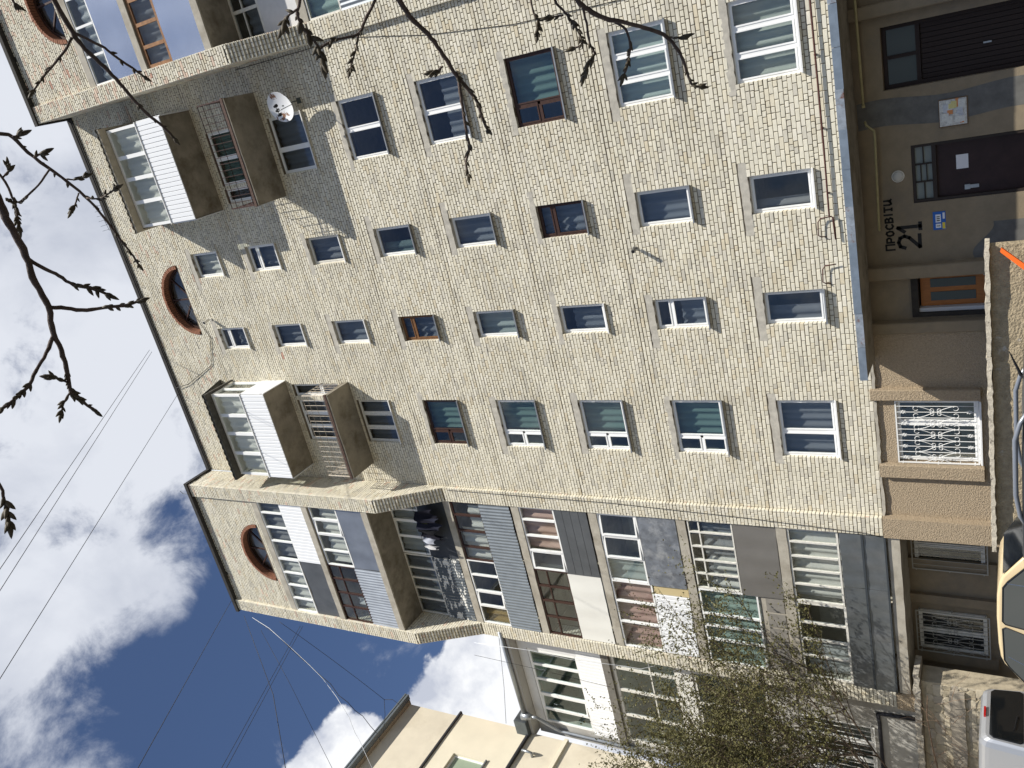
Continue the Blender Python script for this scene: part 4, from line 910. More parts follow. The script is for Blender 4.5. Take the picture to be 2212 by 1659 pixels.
# laundry on the recessed loggia
lt_ = thing('laundry', 'dark clothes hung on a line in front of the black loggia panel', 'laundry', (-14.0, -.5, 18.6))
MB().tube([(-15.0,-.44,19.45),(-12.95,-.44,19.47)], .006, 5).build('clothes_line', WIRE, lt_)
def garment(x, w, h, m, z=19.46, y=-.44):
    ph = rnd.uniform(0, 9)
    MB().grid(lambda u, v: (x+(u-.5)*w*(1-.25*v*math.sin(ph+u*2)), y+.07*math.sin(u*7+ph+v*2)+.04*math.sin(v*5+ph), z-h*v*(1+.12*math.sin(u*9+ph))), 14, 10).build('garment', m, lt_, smooth=True)
for x, w, h, c_ in ((-13.30,.45,.85,(.02,.02,.028)), (-13.62,.4,.95,(.028,.03,.045)), (-13.95,.38,.75,(.016,.016,.018)), (-14.20,.16,.9,(.02,.02,.022)), (-14.36,.30,.5,(.42,.44,.5)), (-14.62,.14,.55,(.55,.55,.56)), (-13.78,.3,.5,(.05,.055,.03))): garment(x, w, h, cloth_mat('garment_%.3f' % (c_[0]), c_, .1), y=-.44+rnd.uniform(-.06,.06))
# aerials on the roof
def aerial(x, y, z, lab, k=5, h=.7):
    b = MB().tube([(x,y,ZT),(x,y,z+h)], .012, 5).tube([(x-.5,y,z+h),(x+.5,y-.1,z+h)], .01, 4)
    for i in range(k): xx = x-.45+.9*i/(k-1); b.tube([(xx,y-.28,z+h),(xx,y+.28,z+h)], .006, 4)
    tag(b.build('aerial', GREYSTEEL), lab, 'aerial')
aerial(-1.75, .2, 30.1, 'thin comb shaped television aerial on the main roof edge', 6, .55); tag(MB().tube([(-12.85,-1.1,ZT),(-12.85,-1.1,30.75)], .02, 5).tube([(-12.85,-1.1,30.75),(-12.7,-1.15,30.78)], .012, 4).build('aerial', GREYSTEEL), 'short bent aerial rod on the roof corner of the loggia bay beside the grey wing', 'aerial')
tag(MB().tube([(-12.32,-.03,29.9),(-12.32,-.03,28.6),(-12.30,-.03,27.2)], .025, 6).build('downpipe', GREYSTEEL), 'thin white pipe in the corner where the loggia bay meets the main wall', 'pipe')
# cables
def cable(pts, r, m, lab, sag=0., grp=None):
    P = [Vector(p) for p in pts]; out = []
    if len(P) == 2:
        for i in range(25):
            t = i/24; q = P[0].lerp(P[1], t); q.z -= sag*4*t*(1-t); out.append(q)
    else: out = P
    return tag(MB().tube(out, r, 4).build('cable', m, smooth=True), lab, 'cable', grp)
gp = 'wires strung from the roof'
def far(px, py, D): return at_d(px, py, D)
cable([on_y(323,756,0), far(-60,1317,18)], .009, WIRE, 'thin wire running up from the main roof edge across pale cloud', grp=gp)
cable([on_y(328,760,0), far(-60,1370,18)], .009, WIRE, 'thin wire running up from the main roof edge across pale cloud', grp=gp)
cable([on_y(385,850,0), far(-60,1562,18)], .010, WIRE, 'thick black cable rising from the main roof edge beside the attic arch')
cable([on_y(500,1297,YU), far(260,1727,20)], .010, WIRE, 'black cable leaving the roof corner of the loggia bay beside the grey wing upwards')
cable([on_y(527,1330,YU+.1), far(590,1500,26), far(632,1750,25)], .010, WIRE, 'black cable hanging from the roof corner of the loggia bay beside the grey wing')
def c3p(a, b, D): return far((900+a*.45570)/1.82278, (2200+b*.45570)/1.82278, D)
cable([on_y(545,1334,YU+.1)]+[c3p(a, b, D) for a, b, D in ((350,600,30),(540,770,30),(700,920,29),(810,1030,29),(930,1190,28.5),(1040,1370,28),(1090,1500,28),(1130,1570,28),(1250,1830,27))], .008, WIREW, 'pale cable sagging from the loggia bay towards the cream house')
cable([on_y(547,1335,YU+.1)]+[c3p(a, b, D) for a, b, D in ((420,660,30),(540,780,30),(640,870,30),(720,940,30),(800,1015,29.8),(880,1080,29.5),(950,1180,29.3),(1030,1240,29),(1090,1310,29),(1160,1360,29),(1220,1440,28.6),(1300,1530,28.4),(1312,1580,28.3))], .010, WIRE, 'wavy black cable twisting beside the pale sagging cable')
ins = c3p(1345,1217,29.5)
cable([c3p(440,545,30), ins], .008, WIRE, 'thin wire from the loggia bay to the small insulator', .1)
cable([ins, c3p(1420,1218,29.5), c3p(1480,1265,29)], .008, WIRE, 'short wire between the insulator and the cream house gutter'); cable([ins, c3p(1352,1350,29), c3p(1335,1500,28.5)], .008, WIRE, 'wire dropping from the insulator behind the gutter')
cable([c3p(620,580,33), c3p(-186,2036,22)], .008, WIRE, 'thin wire crossing the blue sky behind the loggia bay', grp=gp); cable([c3p(640,585,33), c3p(-140,2034,22)], .008, WIRE, 'thin wire crossing the blue sky behind the loggia bay', grp=gp); cable([c3p(280,620,31), c3p(530,1080,30), c3p(1000,2020,28.5)], .008, WIRE, 'thin wire falling from the loggia bay across clear blue sky')
def ep(a, b, D): return far((1900+a*.52955)/1.82278, (2520+b*.52955)/1.82278, D)
cable([ep(-60,20,28), ep(340,75,27.5), ep(650,145,27), ep(900,175,27), ep(1060,195,26.8), ep(1180,215,26.8), ep(1290,190,26.5)], .007, WIREW, 'white cable running past the white glazed balcony of the grey wing')
cable([ep(-60,112,28), ep(400,215,27.5), ep(950,350,27)], .008, WIRE, 'thin dark wire slanting past the white glazed balcony of the grey wing'); cable([ep(120,-40,32), ep(135,100,32), ep(160,350,32), ep(175,620,31.5)], .009, WIRE, 'wire hanging in front of the white heaped cloud')
cable([(-5.3,-.03,27.6), (-6.6,-.03,27.0), (-7.7,-.03,27.5), (-8.45,-.05,29.2), (-8.6,-.08,30.0)], .012, WIRE, 'black cable looping over the bricks from the attic arch to the roof edge')
cable([(-12.40,-.16,18.0), (-12.45,-.16,12.0), (-12.62,-.16,8.0), (-12.80,-.17,5.0), (-12.86,-.2,4.65)], .008, WIRE, 'thin cable running down the brick pillar of the loggia bay beside the grey wing')
cable([(1.72,-.02,21.5), (1.68,-.02,17.0), (1.2,-.02,14.5), (.9,-.02,12.0), (.75,-.02,8)], .009, WIRE, 'thin cable running down the main wall below the satellite dish')

# ------------------------------------------------------------------ left wing of the block
WG = thing('rendered_wing', 'lower grey rendered wing with white glazed balconies beside the brick block', 'building', (-20.7, 1, 4))
WY = .40; GREYR = mat('grey_render', (.43,.42,.39), .92, var=.1, vscale=1.5, bump=.3, bscale=25, dirt=(.33,.31,.28), dscale=1.2)
wh = [(-22.6,-19.2,14.9,16.9), (-22.6,-18.75,11.25,13.55), (-22.6,-18.9,8.35,10.7), (-22.0,-19.85,5.4,7.4)]
b_ = MB(); wall_cells(b_, sorted({-23.2,-18.2,*[h[0] for h in wh],*[h[1] for h in wh]}), sorted({4.05,17.3,*[h[2] for h in wh],*[h[3] for h in wh]}), lambda x, z: any(h[0]<x<h[1] and h[2]<z<h[3] for h in wh), WY, WY+.3)
b_.build('wall', GREYR, WG)
WPVC = mat('white_render', (.66,.66,.66), .7, var=.04)
MB().box(-22.7,-18.3,WY-.03,WY-.001,16.92,17.3).box(-19.18,-18.3,WY-.03,WY-.001,14.9,16.915).build('white_board', WPVC, WG)
def winglz(xs_, z0, z1, fm, hs=None, aj=(), gl=GLASS_T):
    w = glazing(xs_, z0, z1, WY-.02, fm, gl, None, hsplit=hs, ajar=aj, fw=.09, mw=.10, parent=WG); return w
winglz([-22.6,-21.95,-21.25,-20.55,-19.88,-19.2], 14.9, 16.9, WHITE, aj=(1,)); panel('siding', -22.7, -18.3, 13.93, 14.88, WY-.06, WG)
winglz([-22.6,-21.4,-20.3,-19.35,-18.75], 11.25, 13.55, OLDWHITE, [12.2], gl=GLASS_D); MB().box(-22.7,-18.3,WY-.05,WY-.001,10.72,11.23).build('parapet_board', FLATW, WG)
winglz([-22.6,-21.5,-20.2,-18.9], 8.35, 10.7, OLDWHITE, [9.3], gl=GLASS_D); MB().box(-22.7,-18.3,WY-.04,WY-.001,7.5,8.33).build('parapet_board', GREYR, WG)
MB().box(-22.8,-18.25,WY-.12,WY,13.62,13.90).build('floor_band', mat('dark_band', (.16,.15,.13), .9, var=.2), WG)
for z0, z1 in ((14.0,17.25),(11.0,13.8),(8.1,11.0),(5.1,7.8)):
    m = MB(); m.box(-22.9,-18.4,2.4,2.5,z0,z1).box(-22.9,-18.4,WY+.31,2.4,z0-.05,z0).box(-22.9,-18.4,WY+.31,2.4,z1,z1+.05).box(-23,-22.9,WY+.31,2.5,z0,z1).box(-18.4,-18.3,WY+.31,2.5,z0,z1).build('room', mat('wing_room', (.30,.36,.31), .9, var=.2, vscale=1), WG)
window(-22.0, -19.85, 5.4, 7.4, THREE, WHITE, GLASS_D, yf=WY+.08, sill=None, room=False, parent=WG); grille(-22.05, -19.8, 5.35, 7.45, WY-.08, GW, 12, WG, deco=False)
MB().tube([(-19.19,WY-.06,4.15),(-19.22,WY-.06,5.2),(-19.24,WY-.06,5.23),(-19.6,WY-.06,5.20),(-22.5,WY-.06,5.22)], .055, 8).build('black_pipe', mat('pipe_black', (.025,.026,.035), .5), WG, smooth=True)
# eaves
MB().box(-23.1,-18.2,WY-.42,WY+3,17.32,17.44).build('eaves_board', mat('eaves', (.45,.44,.42), .8), WG)
MB().add([(-23.1,WY-.5,17.46),(-18.2,WY-.5,17.46),(-18.2,WY+4,19.0),(-23.1,WY+4,19.0)], [(0,1,2,3)]).build('roof', mat('tile_roof', (.33,.12,.07), .8, var=.2, vscale=9), WG)
MB().tube([(-22.1,WY-.5,17.46),(-18.2,WY-.5,17.52)], .08, 8).build('gutter', GREYSTEEL, WG, smooth=True)
MB().tube([(-22.05,WY-.5,17.55),(-22.05,WY-.5,17.30),(-22.05,WY-.48,17.15)], [.17,.14,.07], 10).tube([(-22.05,WY-.48,17.16),(-22.1,WY-.42,17.02),(-22.86,WY-.12,16.35),(-22.88,WY-.10,16.2),(-22.88,WY-.10,4.1)], .065, 8).build('downpipe', GREYSTEEL, WG, smooth=True)
MB().box(-23.0,-22.3,WY-.62,WY+.0,17.45,17.95).build('valley_box', mat('zinc_dark', (.12,.14,.15), .45, metal=.5, var=.15), WG)
# ------------------------------------------------------------------ cream house
CH = thing('cream_house', 'tall cream rendered house with zinc gutter at the end of the wing', 'building', (-26, -4, .4))
CREAM = mat('cream_render', (.63,.57,.455), .92, var=.07, vscale=1.0, bump=.25, bscale=20, dirt=(.49,.43,.33), dscale=.7, dlo=.5, dhi=.8); CREAM_L = mat('cream_render_light', (.69,.635,.50), .92, var=.05, vscale=1)
MB().box(-34,-23.02,-14,0,20.7,23.25).build('attic_wall', CREAM, CH)
mw_ = MB(); wall_cells(mw_, [-34,-22.93], [17.5,20.7], lambda x, z: False, -1.75, .06); mw_.box(-34,-22.93,-1.75-1.4,-1.75,17.5,18.45).box(-34,-22.93,-3.15,-1.75,19.88,20.7).box(-34,-22.93,-14,-3.15,17.5,20.7)
mw_.build('upper_wall', CREAM_L, CH)
w_ = MB().box(-23.12,-23.05,-3.15,-3.09,18.45,19.88).box(-23.12,-23.05,-1.81,-1.75,18.45,19.88).box(-23.12,-23.05,-3.09,-1.81,18.45,18.52).box(-23.12,-23.05,-3.09,-1.81,19.81,19.88).box(-23.12,-23.05,-2.48,-2.41,18.52,19.81).build('window', WHITE, CH)
MB().box(-23.09,-23.085,-3.09,-1.81,18.52,19.81).build('pane', mat('green_pane', (.30,.36,.27), .1), w_); MB().box(-23.02,-22.86,-3.2,-1.72,18.40,18.45).build('sill', GREYSTEEL, w_)
MB().box(-34,-23.0,-14,.02,.2,17.5).build('lower_wall', CREAM, CH)
DZ = mat('dark_flashing', (.05,.05,.055), .5, metal=.4)
MB().box(-34,-22.86,-14,.12,20.68,20.76).box(-34,-22.86,-14,.10,17.46,17.54).build('flashing', DZ, CH)
MB().box(-34,-22.85,-14,.06,23.25,23.36).build('eaves', mat('eaves_tan', (.40,.34,.26), .8), CH)
MB().add([(-22.62,-14,23.36),(-22.62,.1,23.36),(-28.5,.1,26.6),(-28.5,-14,26.6)], [(0,1,2,3)]).build('roof', mat('roof_zinc', (.28,.31,.33), .5, metal=.5), CH)
MB().box(-22.86,-22.62,-14,.12,23.28,23.42).box(-22.66,-22.6,-14,.12,23.40,23.46).build('gutter', mat('gutter_zinc', (.24,.27,.29), .4, metal=.6, var=.1), CH)
MB().box(-23.1,-22.90,-14,.05,15.9,16.05).build('string_course', CREAM_L, CH)
vp = MB().tube([(-23.05,-1.0,16.9),(-22.80,-1.0,16.9),(-22.78,-1.0,17.05),(-22.78,-1.0,17.28)], .05, 8).build('vent_pipe', GREYSTEEL, smooth=True); tag(vp, 'short bent metal vent pipe sticking out of the cream house', 'pipe')

# ------------------------------------------------------------------ stone retaining wall and ledge
SW = thing('stone_wall', 'rubble stone retaining wall with chipped concrete ledge below the wing', 'wall', (-20, -.2, .45))
MB().box(-26,-17.30,-.17,.45,.2,3.97).build('wall_core', mat('stone_mortar', (.40,.345,.25), .95, var=.2, vscale=6, bump=.6, bscale=30), SW)
STM = [mat('stone_%d' % i, c_, .9, var=.18, vscale=8, bump=.7, bscale=18) for i, c_ in enumerate(((.44,.38,.27),(.50,.44,.33),(.37,.32,.23),(.42,.37,.29)))]
def stone(cx, cz, w, h, face):
    n = 9; ph = rnd.uniform(0, 6); pts = []
    for i in range(n):
        a = 2*math.pi*i/n+ph*.1; k = rnd.uniform(.93, 1.10); ca, sa = math.cos(a), math.sin(a)
        s_ = (abs(ca)**7+abs(sa)**7)**(-1/7); pts.append((cx+w/2*ca*s_*k, cz+h/2*sa*s_*k))
    b = MB(); o_ = rnd.uniform(.010, .026)
    def Pt(p, d): return (p[0], -.17-d, p[1]) if face == 'f' else (-17.30+d, p[0], p[1])
    vs = [Pt(p, 0) for p in pts]+[Pt(p, o_*.75) for p in pts]+[Pt((cx+(p[0]-cx)*.72, cz+(p[1]-cz)*.86), o_) for p in pts]
    fs = []
    for i in range(n):
        j = (i+1) % n; fs += [(i, j, n+j, n+i), (n+i, n+j, 2*n+j, 2*n+i)]
    fs.append(tuple(range(2*n, 3*n)))
    b.add(vs, fs).build('stone', rnd.choice(STM), SW, fixn=True)
z = .55
while z < 3.85:
    h = rnd.uniform(.14, .26); x = -22.6+rnd.uniform(0, .3)
    while x < -17.36:
        w = rnd.uniform(.18, .48); 
        if x+w > -17.3: w = -17.3-x
        if z > 1.4 or x > -19: stone(x+w/2, z+h/2, w*.97, h*1.02, 'f')
        x += w*1.0
    z += h
slab_rough('ledge', -26, -16.95, -.42, .39, 3.98, 4.13, mat('ledge_concrete', (.42,.38,.31), .95, var=.25, vscale=10, bump=.8, bscale=35, dirt=(.14,.12,.10), dscale=7, dlo=.52, dhi=.66), SW, .12, .03)
slab_rough('string_course', -26, -17.45, -.26, -.17, 2.95, 3.30, mat('string_course_c', (.34,.30,.24), .95, var=.2, vscale=6, bump=.5), SW, .3, .02)
# ------------------------------------------------------------------ vehicles (local: +x forward, z up), joined from shaped shells
def loft(mb, secs, close=True):
    """secs: list of closed rings with equal point counts"""
    n = len(secs[0]); base = len(mb.v)
    for s in secs: mb.v += [tuple(p) for p in s]
    for i in range(len(secs)-1):
        for k in range(n):
            k2 = (k+1) % n; mb.f.append((base+i*n+k, base+i*n+k2, base+(i+1)*n+k2, base+(i+1)*n+k))
    if close: mb.f.append(tuple(base+k for k in range(n))[::-1]); mb.f.append(tuple(base+(len(secs)-1)*n+k for k in range(n)))
    return mb
def ring(x, zl, zh, wl, wh, rr=.08, n=4):
    """rounded section across the car at station x: width wl at the bottom, wh at the top"""
    pts = []
    for (sx, z, w, a0) in ((1, zl, wl, -90), (1, zh, wh, 0), (-1, zh, wh, 90), (-1, zl, wl, 180)):
        cy, cz = sx*(w/2-rr), z+(rr if z == zl else -rr)
        for i in range(n+1): a = R(a0+90*i/n); pts.append((x, cy+rr*math.cos(a), cz+rr*math.sin(a)))
    return pts
def vehicle(name, label, cat, loc, rz, spec):
    t = thing(name, label, cat, loc); t.rotation_euler.z = rz
    M4 = Matrix.Translation(loc) @ Matrix.Rotation(rz, 4, 'Z')
    def put(mb, nm, m, parent=t, smooth=False, fixn=True, lab=None):
        mb.v = [tuple(M4 @ Vector(p)) for p in mb.v]; return mb.build(nm, m, parent, smooth=smooth, fixn=fixn, label=lab)
    spec(put); return t
def wheels(put, pts, r, w):
    for x, y in pts:
        o = put(MB().tube([(x, y-w/2, r), (x, y+w/2, r)], r, 22), 'wheel', mat('tyre', (.02,.02,.02), .85)); put(MB().tube([(x, y-w/2-.008, r), (x, y+w/2+.008, r)], r*.6, 18), 'rim', GREYSTEEL, o)
CARGL = mat('car_glass', (.006,.007,.008), .05, spec=.3)
def sedan(paint, chrome):
    P = mat('paint_'+chrome, paint, .28, spec=.5, coat=.6); B = mat('car_black', (.02,.02,.02), .5); CH_ = mat('chrome', (.6,.6,.6), .15, metal=1)
    def f(put):
        b = MB(); loft(b, [ring(-2.02,.45,.80,1.40,1.35,.10), ring(-1.95,.32,.90,1.56,1.50,.09), ring(-1.2,.26,.96,1.61,1.52,.09), ring(0,.24,.97,1.61,1.52,.09), ring(1.0,.26,.95,1.61,1.50,.09), ring(1.85,.32,.86,1.55,1.46,.09), ring(1.98,.45,.76,1.40,1.36,.10)])
        put(b, 'body', P, smooth=False)
        r_ = MB(); loft(r_, [ring(-1.52,.92,.965,1.42,1.38,.02,6), ring(-1.08,.92,1.37,1.50,1.14,.05,6), ring(-.95,.92,1.415,1.52,1.18,.06,6), ring(-.7,.92,1.44,1.53,1.20,.06,6), ring(-.2,.92,1.455,1.54,1.21,.06,6), ring(.2,.92,1.445,1.53,1.20,.06,6), ring(.42,.92,1.415,1.52,1.18,.06,6), ring(.54,.92,1.37,1.50,1.14,.05,6), ring(1.18,.92,.965,1.42,1.38,.02,6)])
        put(r_, 'cabin', P, smooth=True)
        for s in (1, -1):
            yy = lambda z: s*(.7745-(z-.92)*.335)
            for nm, q in (('side_window', [(-1.36,.97),(-1.32,1.03),(-1.05,1.30),(-.94,1.365),(-.36,1.38),(-.32,1.34),(-.36,.97)]), ('side_window', [(-.24,.97),(-.26,1.34),(-.22,1.38),(.40,1.365),(.53,1.30),(.92,1.03),(.98,.97)])):
                nq = len(q); g_ = MB(); g_.add([(x, yy(z)+s*.010, z) for x, z in q]+[(x, yy(z)-s*.004, z) for x, z in q], [tuple(range(nq)), tuple(range(2*nq-1, nq-1, -1))]+[(k, (k+1) % nq, nq+(k+1) % nq, nq+k) for k in range(nq)]); w_ = put(g_, nm, mat('car_side_glass', (.07,.073,.066), .06, spec=.35))
                e_ = MB(); e_.tube([(x, yy(z)+s*.012, z) for x, z in q+[q[0]]], .011, 5); put(e_, 'window_seal', B, w_)
            for x in (-.95, .55): d_ = MB(); d_.tube([(x, s*.768, .97), (x*.9, s*.65, 1.31)], .007, 5); put(d_, 'window_divider', CH_)
            for x in (-.55, .55): put(MB().box(x, x+.14, s*.79, s*.815, .80, .825), 'door_handle', CH_)
        put(MB().add([(1.17,-.66,.985),(1.17,.66,.985),(.585,.545,1.365),(.585,-.545,1.365)], [(0,1,2,3)]), 'windscreen', CARGL); put(MB().add([(-1.52,-.64,.985),(-1.52,.64,.985),(-1.125,.53,1.35),(-1.125,-.53,1.35)], [(0,3,2,1)]), 'rear_window', CARGL)
        put(MB().box(-2.10,-2.0,-.78,.78,.40,.50), 'rear_bumper', CH_); put(MB().box(1.98,2.08,-.78,.78,.40,.50), 'front_bumper', CH_)
        for s in (1, -1): put(MB().tube([(1.95,s*.52,.66),(2.03,s*.52,.66)], .09, 14), 'headlight', mat('headlight_glass', (.7,.7,.7), .1)); put(MB().box(-2.06,-1.99,s*.45-.13,s*.45+.13,.60,.74), 'tail_light', mat('tail_red', (.35,.01,.01), .2))
        put(MB().box(-.9,.6,-.5,.5,.5,.85), 'seats', B)
        wheels(put, [(-1.22,.68),(-1.22,-.68),(1.20,.68),(1.20,-.68)], .29, .17)
    return f
vehicle('parked_car', 'cream old saloon car parked in front of the brick block recess', 'car', (-9.08, -6.85, .47), 0., sedan((.60,.475,.28), 'cream'))
def van(put):
    P = mat('paint_silver', (.42,.43,.45), .35, metal=.5, coat=.5); B = mat('van_black', (.015,.015,.016), .4)
    b = MB(); loft(b, [ring(-2.30,.50,1.84,1.72,1.46,.16), ring(-2.25,.38,1.92,1.82,1.54,.18), ring(-2.12,.32,1.96,1.88,1.58,.19), ring(-1.0,.28,1.99,1.90,1.62,.19), ring(.5,.28,1.99,1.90,1.62,.19), ring(1.15,.28,1.90,1.88,1.56,.18), ring(1.62,.28,1.30,1.84,1.60,.16), ring(2.25,.32,1.05,1.74,1.50,.14), ring(2.38,.45,.90,1.55,1.40,.12)])
    put(b, 'body', P, smooth=False)
    put(MB().prism([(-.66,1.17),(.66,1.17),(.73,1.23),(.68,1.70),(.60,1.77),(-.60,1.77),(-.68,1.70),(-.73,1.23)], 'x', -2.335, -2.29), 'rear_window', CARGL); put(MB().box(-2.352,-2.346,.02,.05,1.26,1.30).tube([(-2.36,.03,1.28),(-2.36,.42,1.34)], .010, 5), 'rear_wiper', B)
    put(MB().box(-2.34,-2.29,-.13,.13,1.845,1.885), 'brake_light', MATS['tail_red'])
    for s in (1, -1):
        put(MB().box(-2.33,-2.2,s*.80-.06,s*.80+.06,.55,1.0), 'tail_light', MATS['tail_red'])
        for x0, x1 in ((-.85,.25), (.40,1.05)): 
            g_ = MB(); yy = lambda z: s*(.952-(z-.28)*.080); g_.add([(x0,yy(1.18)+s*.006,1.18),(x1,yy(1.18)+s*.006,1.18),(x1-(.1 if x1 > 1 else 0),yy(1.72)+s*.006,1.72),(x0,yy(1.72)+s*.006,1.72)], [(0,1,2,3)]); put(g_, 'side_window', CARGL, fixn=False)
        put(MB().box(-.1,.04,s*.93,s*.965,1.02,1.05), 'door_handle', B)
    put(MB().add([(1.66,-.72,1.27),(1.66,.72,1.27),(1.20,.66,1.84),(1.20,-.66,1.84)], [(0,1,2,3)]), 'windscreen', CARGL)
    put(MB().box(-2.42,-2.28,-.88,.88,.38,.58), 'rear_bumper', B); put(MB().box(-2.318,-2.305,-.26,.26,.82,.94), 'number_plate', mat('plate_white', (.6,.6,.6), .4)); put(MB().box(2.36,2.44,-.8,.8,.38,.6), 'front_bumper', B)
    wheels(put, [(-1.45,.83),(-1.45,-.83),(1.50,.83),(1.50,-.83)], .32, .2)
vehicle('parked_van', 'silver van with dark rear window parked by the stone wall', 'van', (-16.85, -3.85, .45), math.pi, van)
def wagon(put):
    P = mat('paint_graphite', (.055,.058,.062), .3, metal=.4, coat=.5); B = mat('wagon_black', (.015,.015,.016), .5)
    b = MB(); loft(b, [ring(-2.2,.45,.85,1.55,1.45,.1), ring(-2.1,.30,.96,1.72,1.62,.1), ring(0,.26,.98,1.78,1.66,.1), ring(1.1,.28,.95,1.76,1.62,.1), ring(2.05,.35,.80,1.65,1.5,.1), ring(2.2,.45,.7,1.45,1.35,.1)]); put(b, 'body', P)
    g_ = MB(); loft(g_, [ring(-2.05,.93,1.0,1.5,1.46,.03), ring(-1.75,.93,1.36,1.60,1.22,.09), ring(-1.2,.93,1.40,1.62,1.24,.09), ring(0,.93,1.405,1.64,1.26,.09), ring(.45,.93,1.36,1.62,1.22,.09), ring(1.2,.93,.99,1.56,1.4,.03)]); put(g_, 'cabin_glass', CARGL)
    r_ = MB(); loft(r_, [ring(-1.85,1.365,1.425,1.18,1.10,.028), ring(-1.2,1.38,1.45,1.26,1.16,.03), ring(0,1.38,1.455,1.28,1.18,.03), ring(.42,1.345,1.405,1.22,1.12,.028)]); put(r_, 'roof', P, smooth=True)
    for s in (1, -1):
        q = MB(); q.tube([(-1.62,s*.56,1.40),(-1.50,s*.57,1.46),(-1.32,s*.58,1.505),(-.7,s*.58,1.505),(-.45,s*.57,1.47),(-.33,s*.56,1.42)], [.018,.022,.024,.024,.022,.018], 8); put(q, 'roof_rail', mat('rail_grey', (.30,.32,.35), .4, metal=.6), smooth=True)
        for (xb, xt) in ((-1.95,-1.72), (-.9,-.85), (.0,.02), (1.12,.45)): q = MB(); q.tube([(xb,s*.81,.96),(xt,s*.62,1.38)], .03, 6); put(q, 'window_pillar', P)
        put(MB().box(2.0,2.17,s*.62-.16,s*.62+.16,.62,.76), 'headlight', mat('headlight_glass', (.7,.7,.7), .1)); put(MB().box(-2.17,-2.08,s*.72-.1,s*.72+.1,.7,.95), 'tail_light', MATS['tail_red'])
        put(MB().box(.78,.9,s*.86,s*1.0,.97,1.1), 'mirror', B)
    q = MB(); q.tube([(-1.75,0,1.42),(-1.76,0,1.45),(-2.02,0,1.55)], [.03,.018,.005], 6); put(q, 'antenna', B)
    wheels(put, [(-1.3,.76),(-1.3,-.76),(1.35,.76),(1.35,-.76)], .31, .19)
vehicle('parked_car', 'dark grey estate car with roof rails parked before the porch', 'car', (-5.75, -10.3, .10), math.pi, wagon)

# ------------------------------------------------------------------ leafing shrub tree before the wing
def leaf_tree():
    T = thing('shrub_tree', 'young tree with thin dark twigs and small fresh olive leaves', 'tree', (-21.0, -2.4, .45))
    rg = random.Random(5); wood = MB(); twig = MB(); leaves_v = []; leaves_f = []
    base = Vector((-21.0, -2.4, .45))
    def leaf(p, d, s):
        up = Vector((rg.uniform(-1,1), rg.uniform(-1,1), rg.uniform(-1,1))); sd = d.cross(up)
        if sd.length < 1e-3: return
        sd = sd.normalized()*s*.36; d = d.normalized()*s; n = len(leaves_v)
        leaves_v.extend([tuple(p), tuple(p+d*.5+sd), tuple(p+d), tuple(p+d*.5-sd)]); leaves_f.append((n, n+1, n+2, n+3))
    def grow(p, d, L, r, lev):
        n = 5; pts = [p]; rs = [r]; q = p; dd = d
        for i in range(n):
            dd = (dd+Vector((rg.uniform(-1,1), rg.uniform(-1,1), rg.uniform(-.5,.9)))*.17).normalized(); q = q+dd*L/n; pts.append(q); rs.append(r*(1-.62*(i+1)/n))
        (wood if lev < 2 else twig).tube(pts, rs, 5 if lev < 2 else 3, cap=False)
        if lev >= 2:
            for i in range(1, n+1):
                for k in range(2 if lev == 2 else 3):
                    a = pts[i-1].lerp(pts[i], rg.random()); ld = Vector((rg.uniform(-1,1), rg.uniform(-1,1), rg.uniform(-.4,1.2)))
                    if rg.random() < .68:
                        for z in range(rg.randint(1, 3)): leaf(a, ld+Vector((rg.uniform(-.8,.8), rg.uniform(-.8,.8), rg.uniform(-.5,.5))), rg.uniform(.03, .065))
        if lev < 3:
            m_ = (10, 8, 8)[lev]
            for k in range(m_):
                t = rg.uniform(.45 if lev == 0 else .2, 1.); i = min(n-1, int(t*n)); pp = pts[i].lerp(pts[i+1], t*n-i)
                side = Vector((rg.uniform(-1,1), rg.uniform(-1,1), rg.uniform(-.15,.8))).normalized()
                grow(pp, (dd*.55+side).normalized(), L*rg.uniform(.34,.56), r*.45*(1-.3*t), lev+1)
    for k, (dx, dy, dz, L) in enumerate(((.55,-.1,1,7.2), (.25,.1,1,7.4), (.02,-.1,1,7.0), (.85,-.2,1,6.6), (.4,-.3,1,6.4), (.12,-.25,1,7.4), (.7,.1,1,6.9), (1.05,-.05,1,6.2), (.3,-.15,1,6.6), (.6,-.25,1,5.6))):
        grow(base+Vector((rg.uniform(-.2,.2)+.1, rg.uniform(-.15,.15), 2.1)), Vector((dx, dy, dz)).normalized(), L, .042, 0)
    wood.tube([base, base+Vector((.03,0,1.2)), base+Vector((.1,0,2.3))], [.24,.2,.19], 8)
    tr = wood.build('trunk', mat('bark_dark', (.085,.062,.042), .9, var=.3, vscale=12), T, smooth=True)
    cr = MB(); cr.v = leaves_v; cr.f = leaves_f
    c_ = cr.build('crown', mat('leaf_olive', (.12,.112,.04), .6, var=.35, vscale=3), T); twig.build('twigs', MATS['bark_dark'], c_, kind='stuff')
leaf_tree()
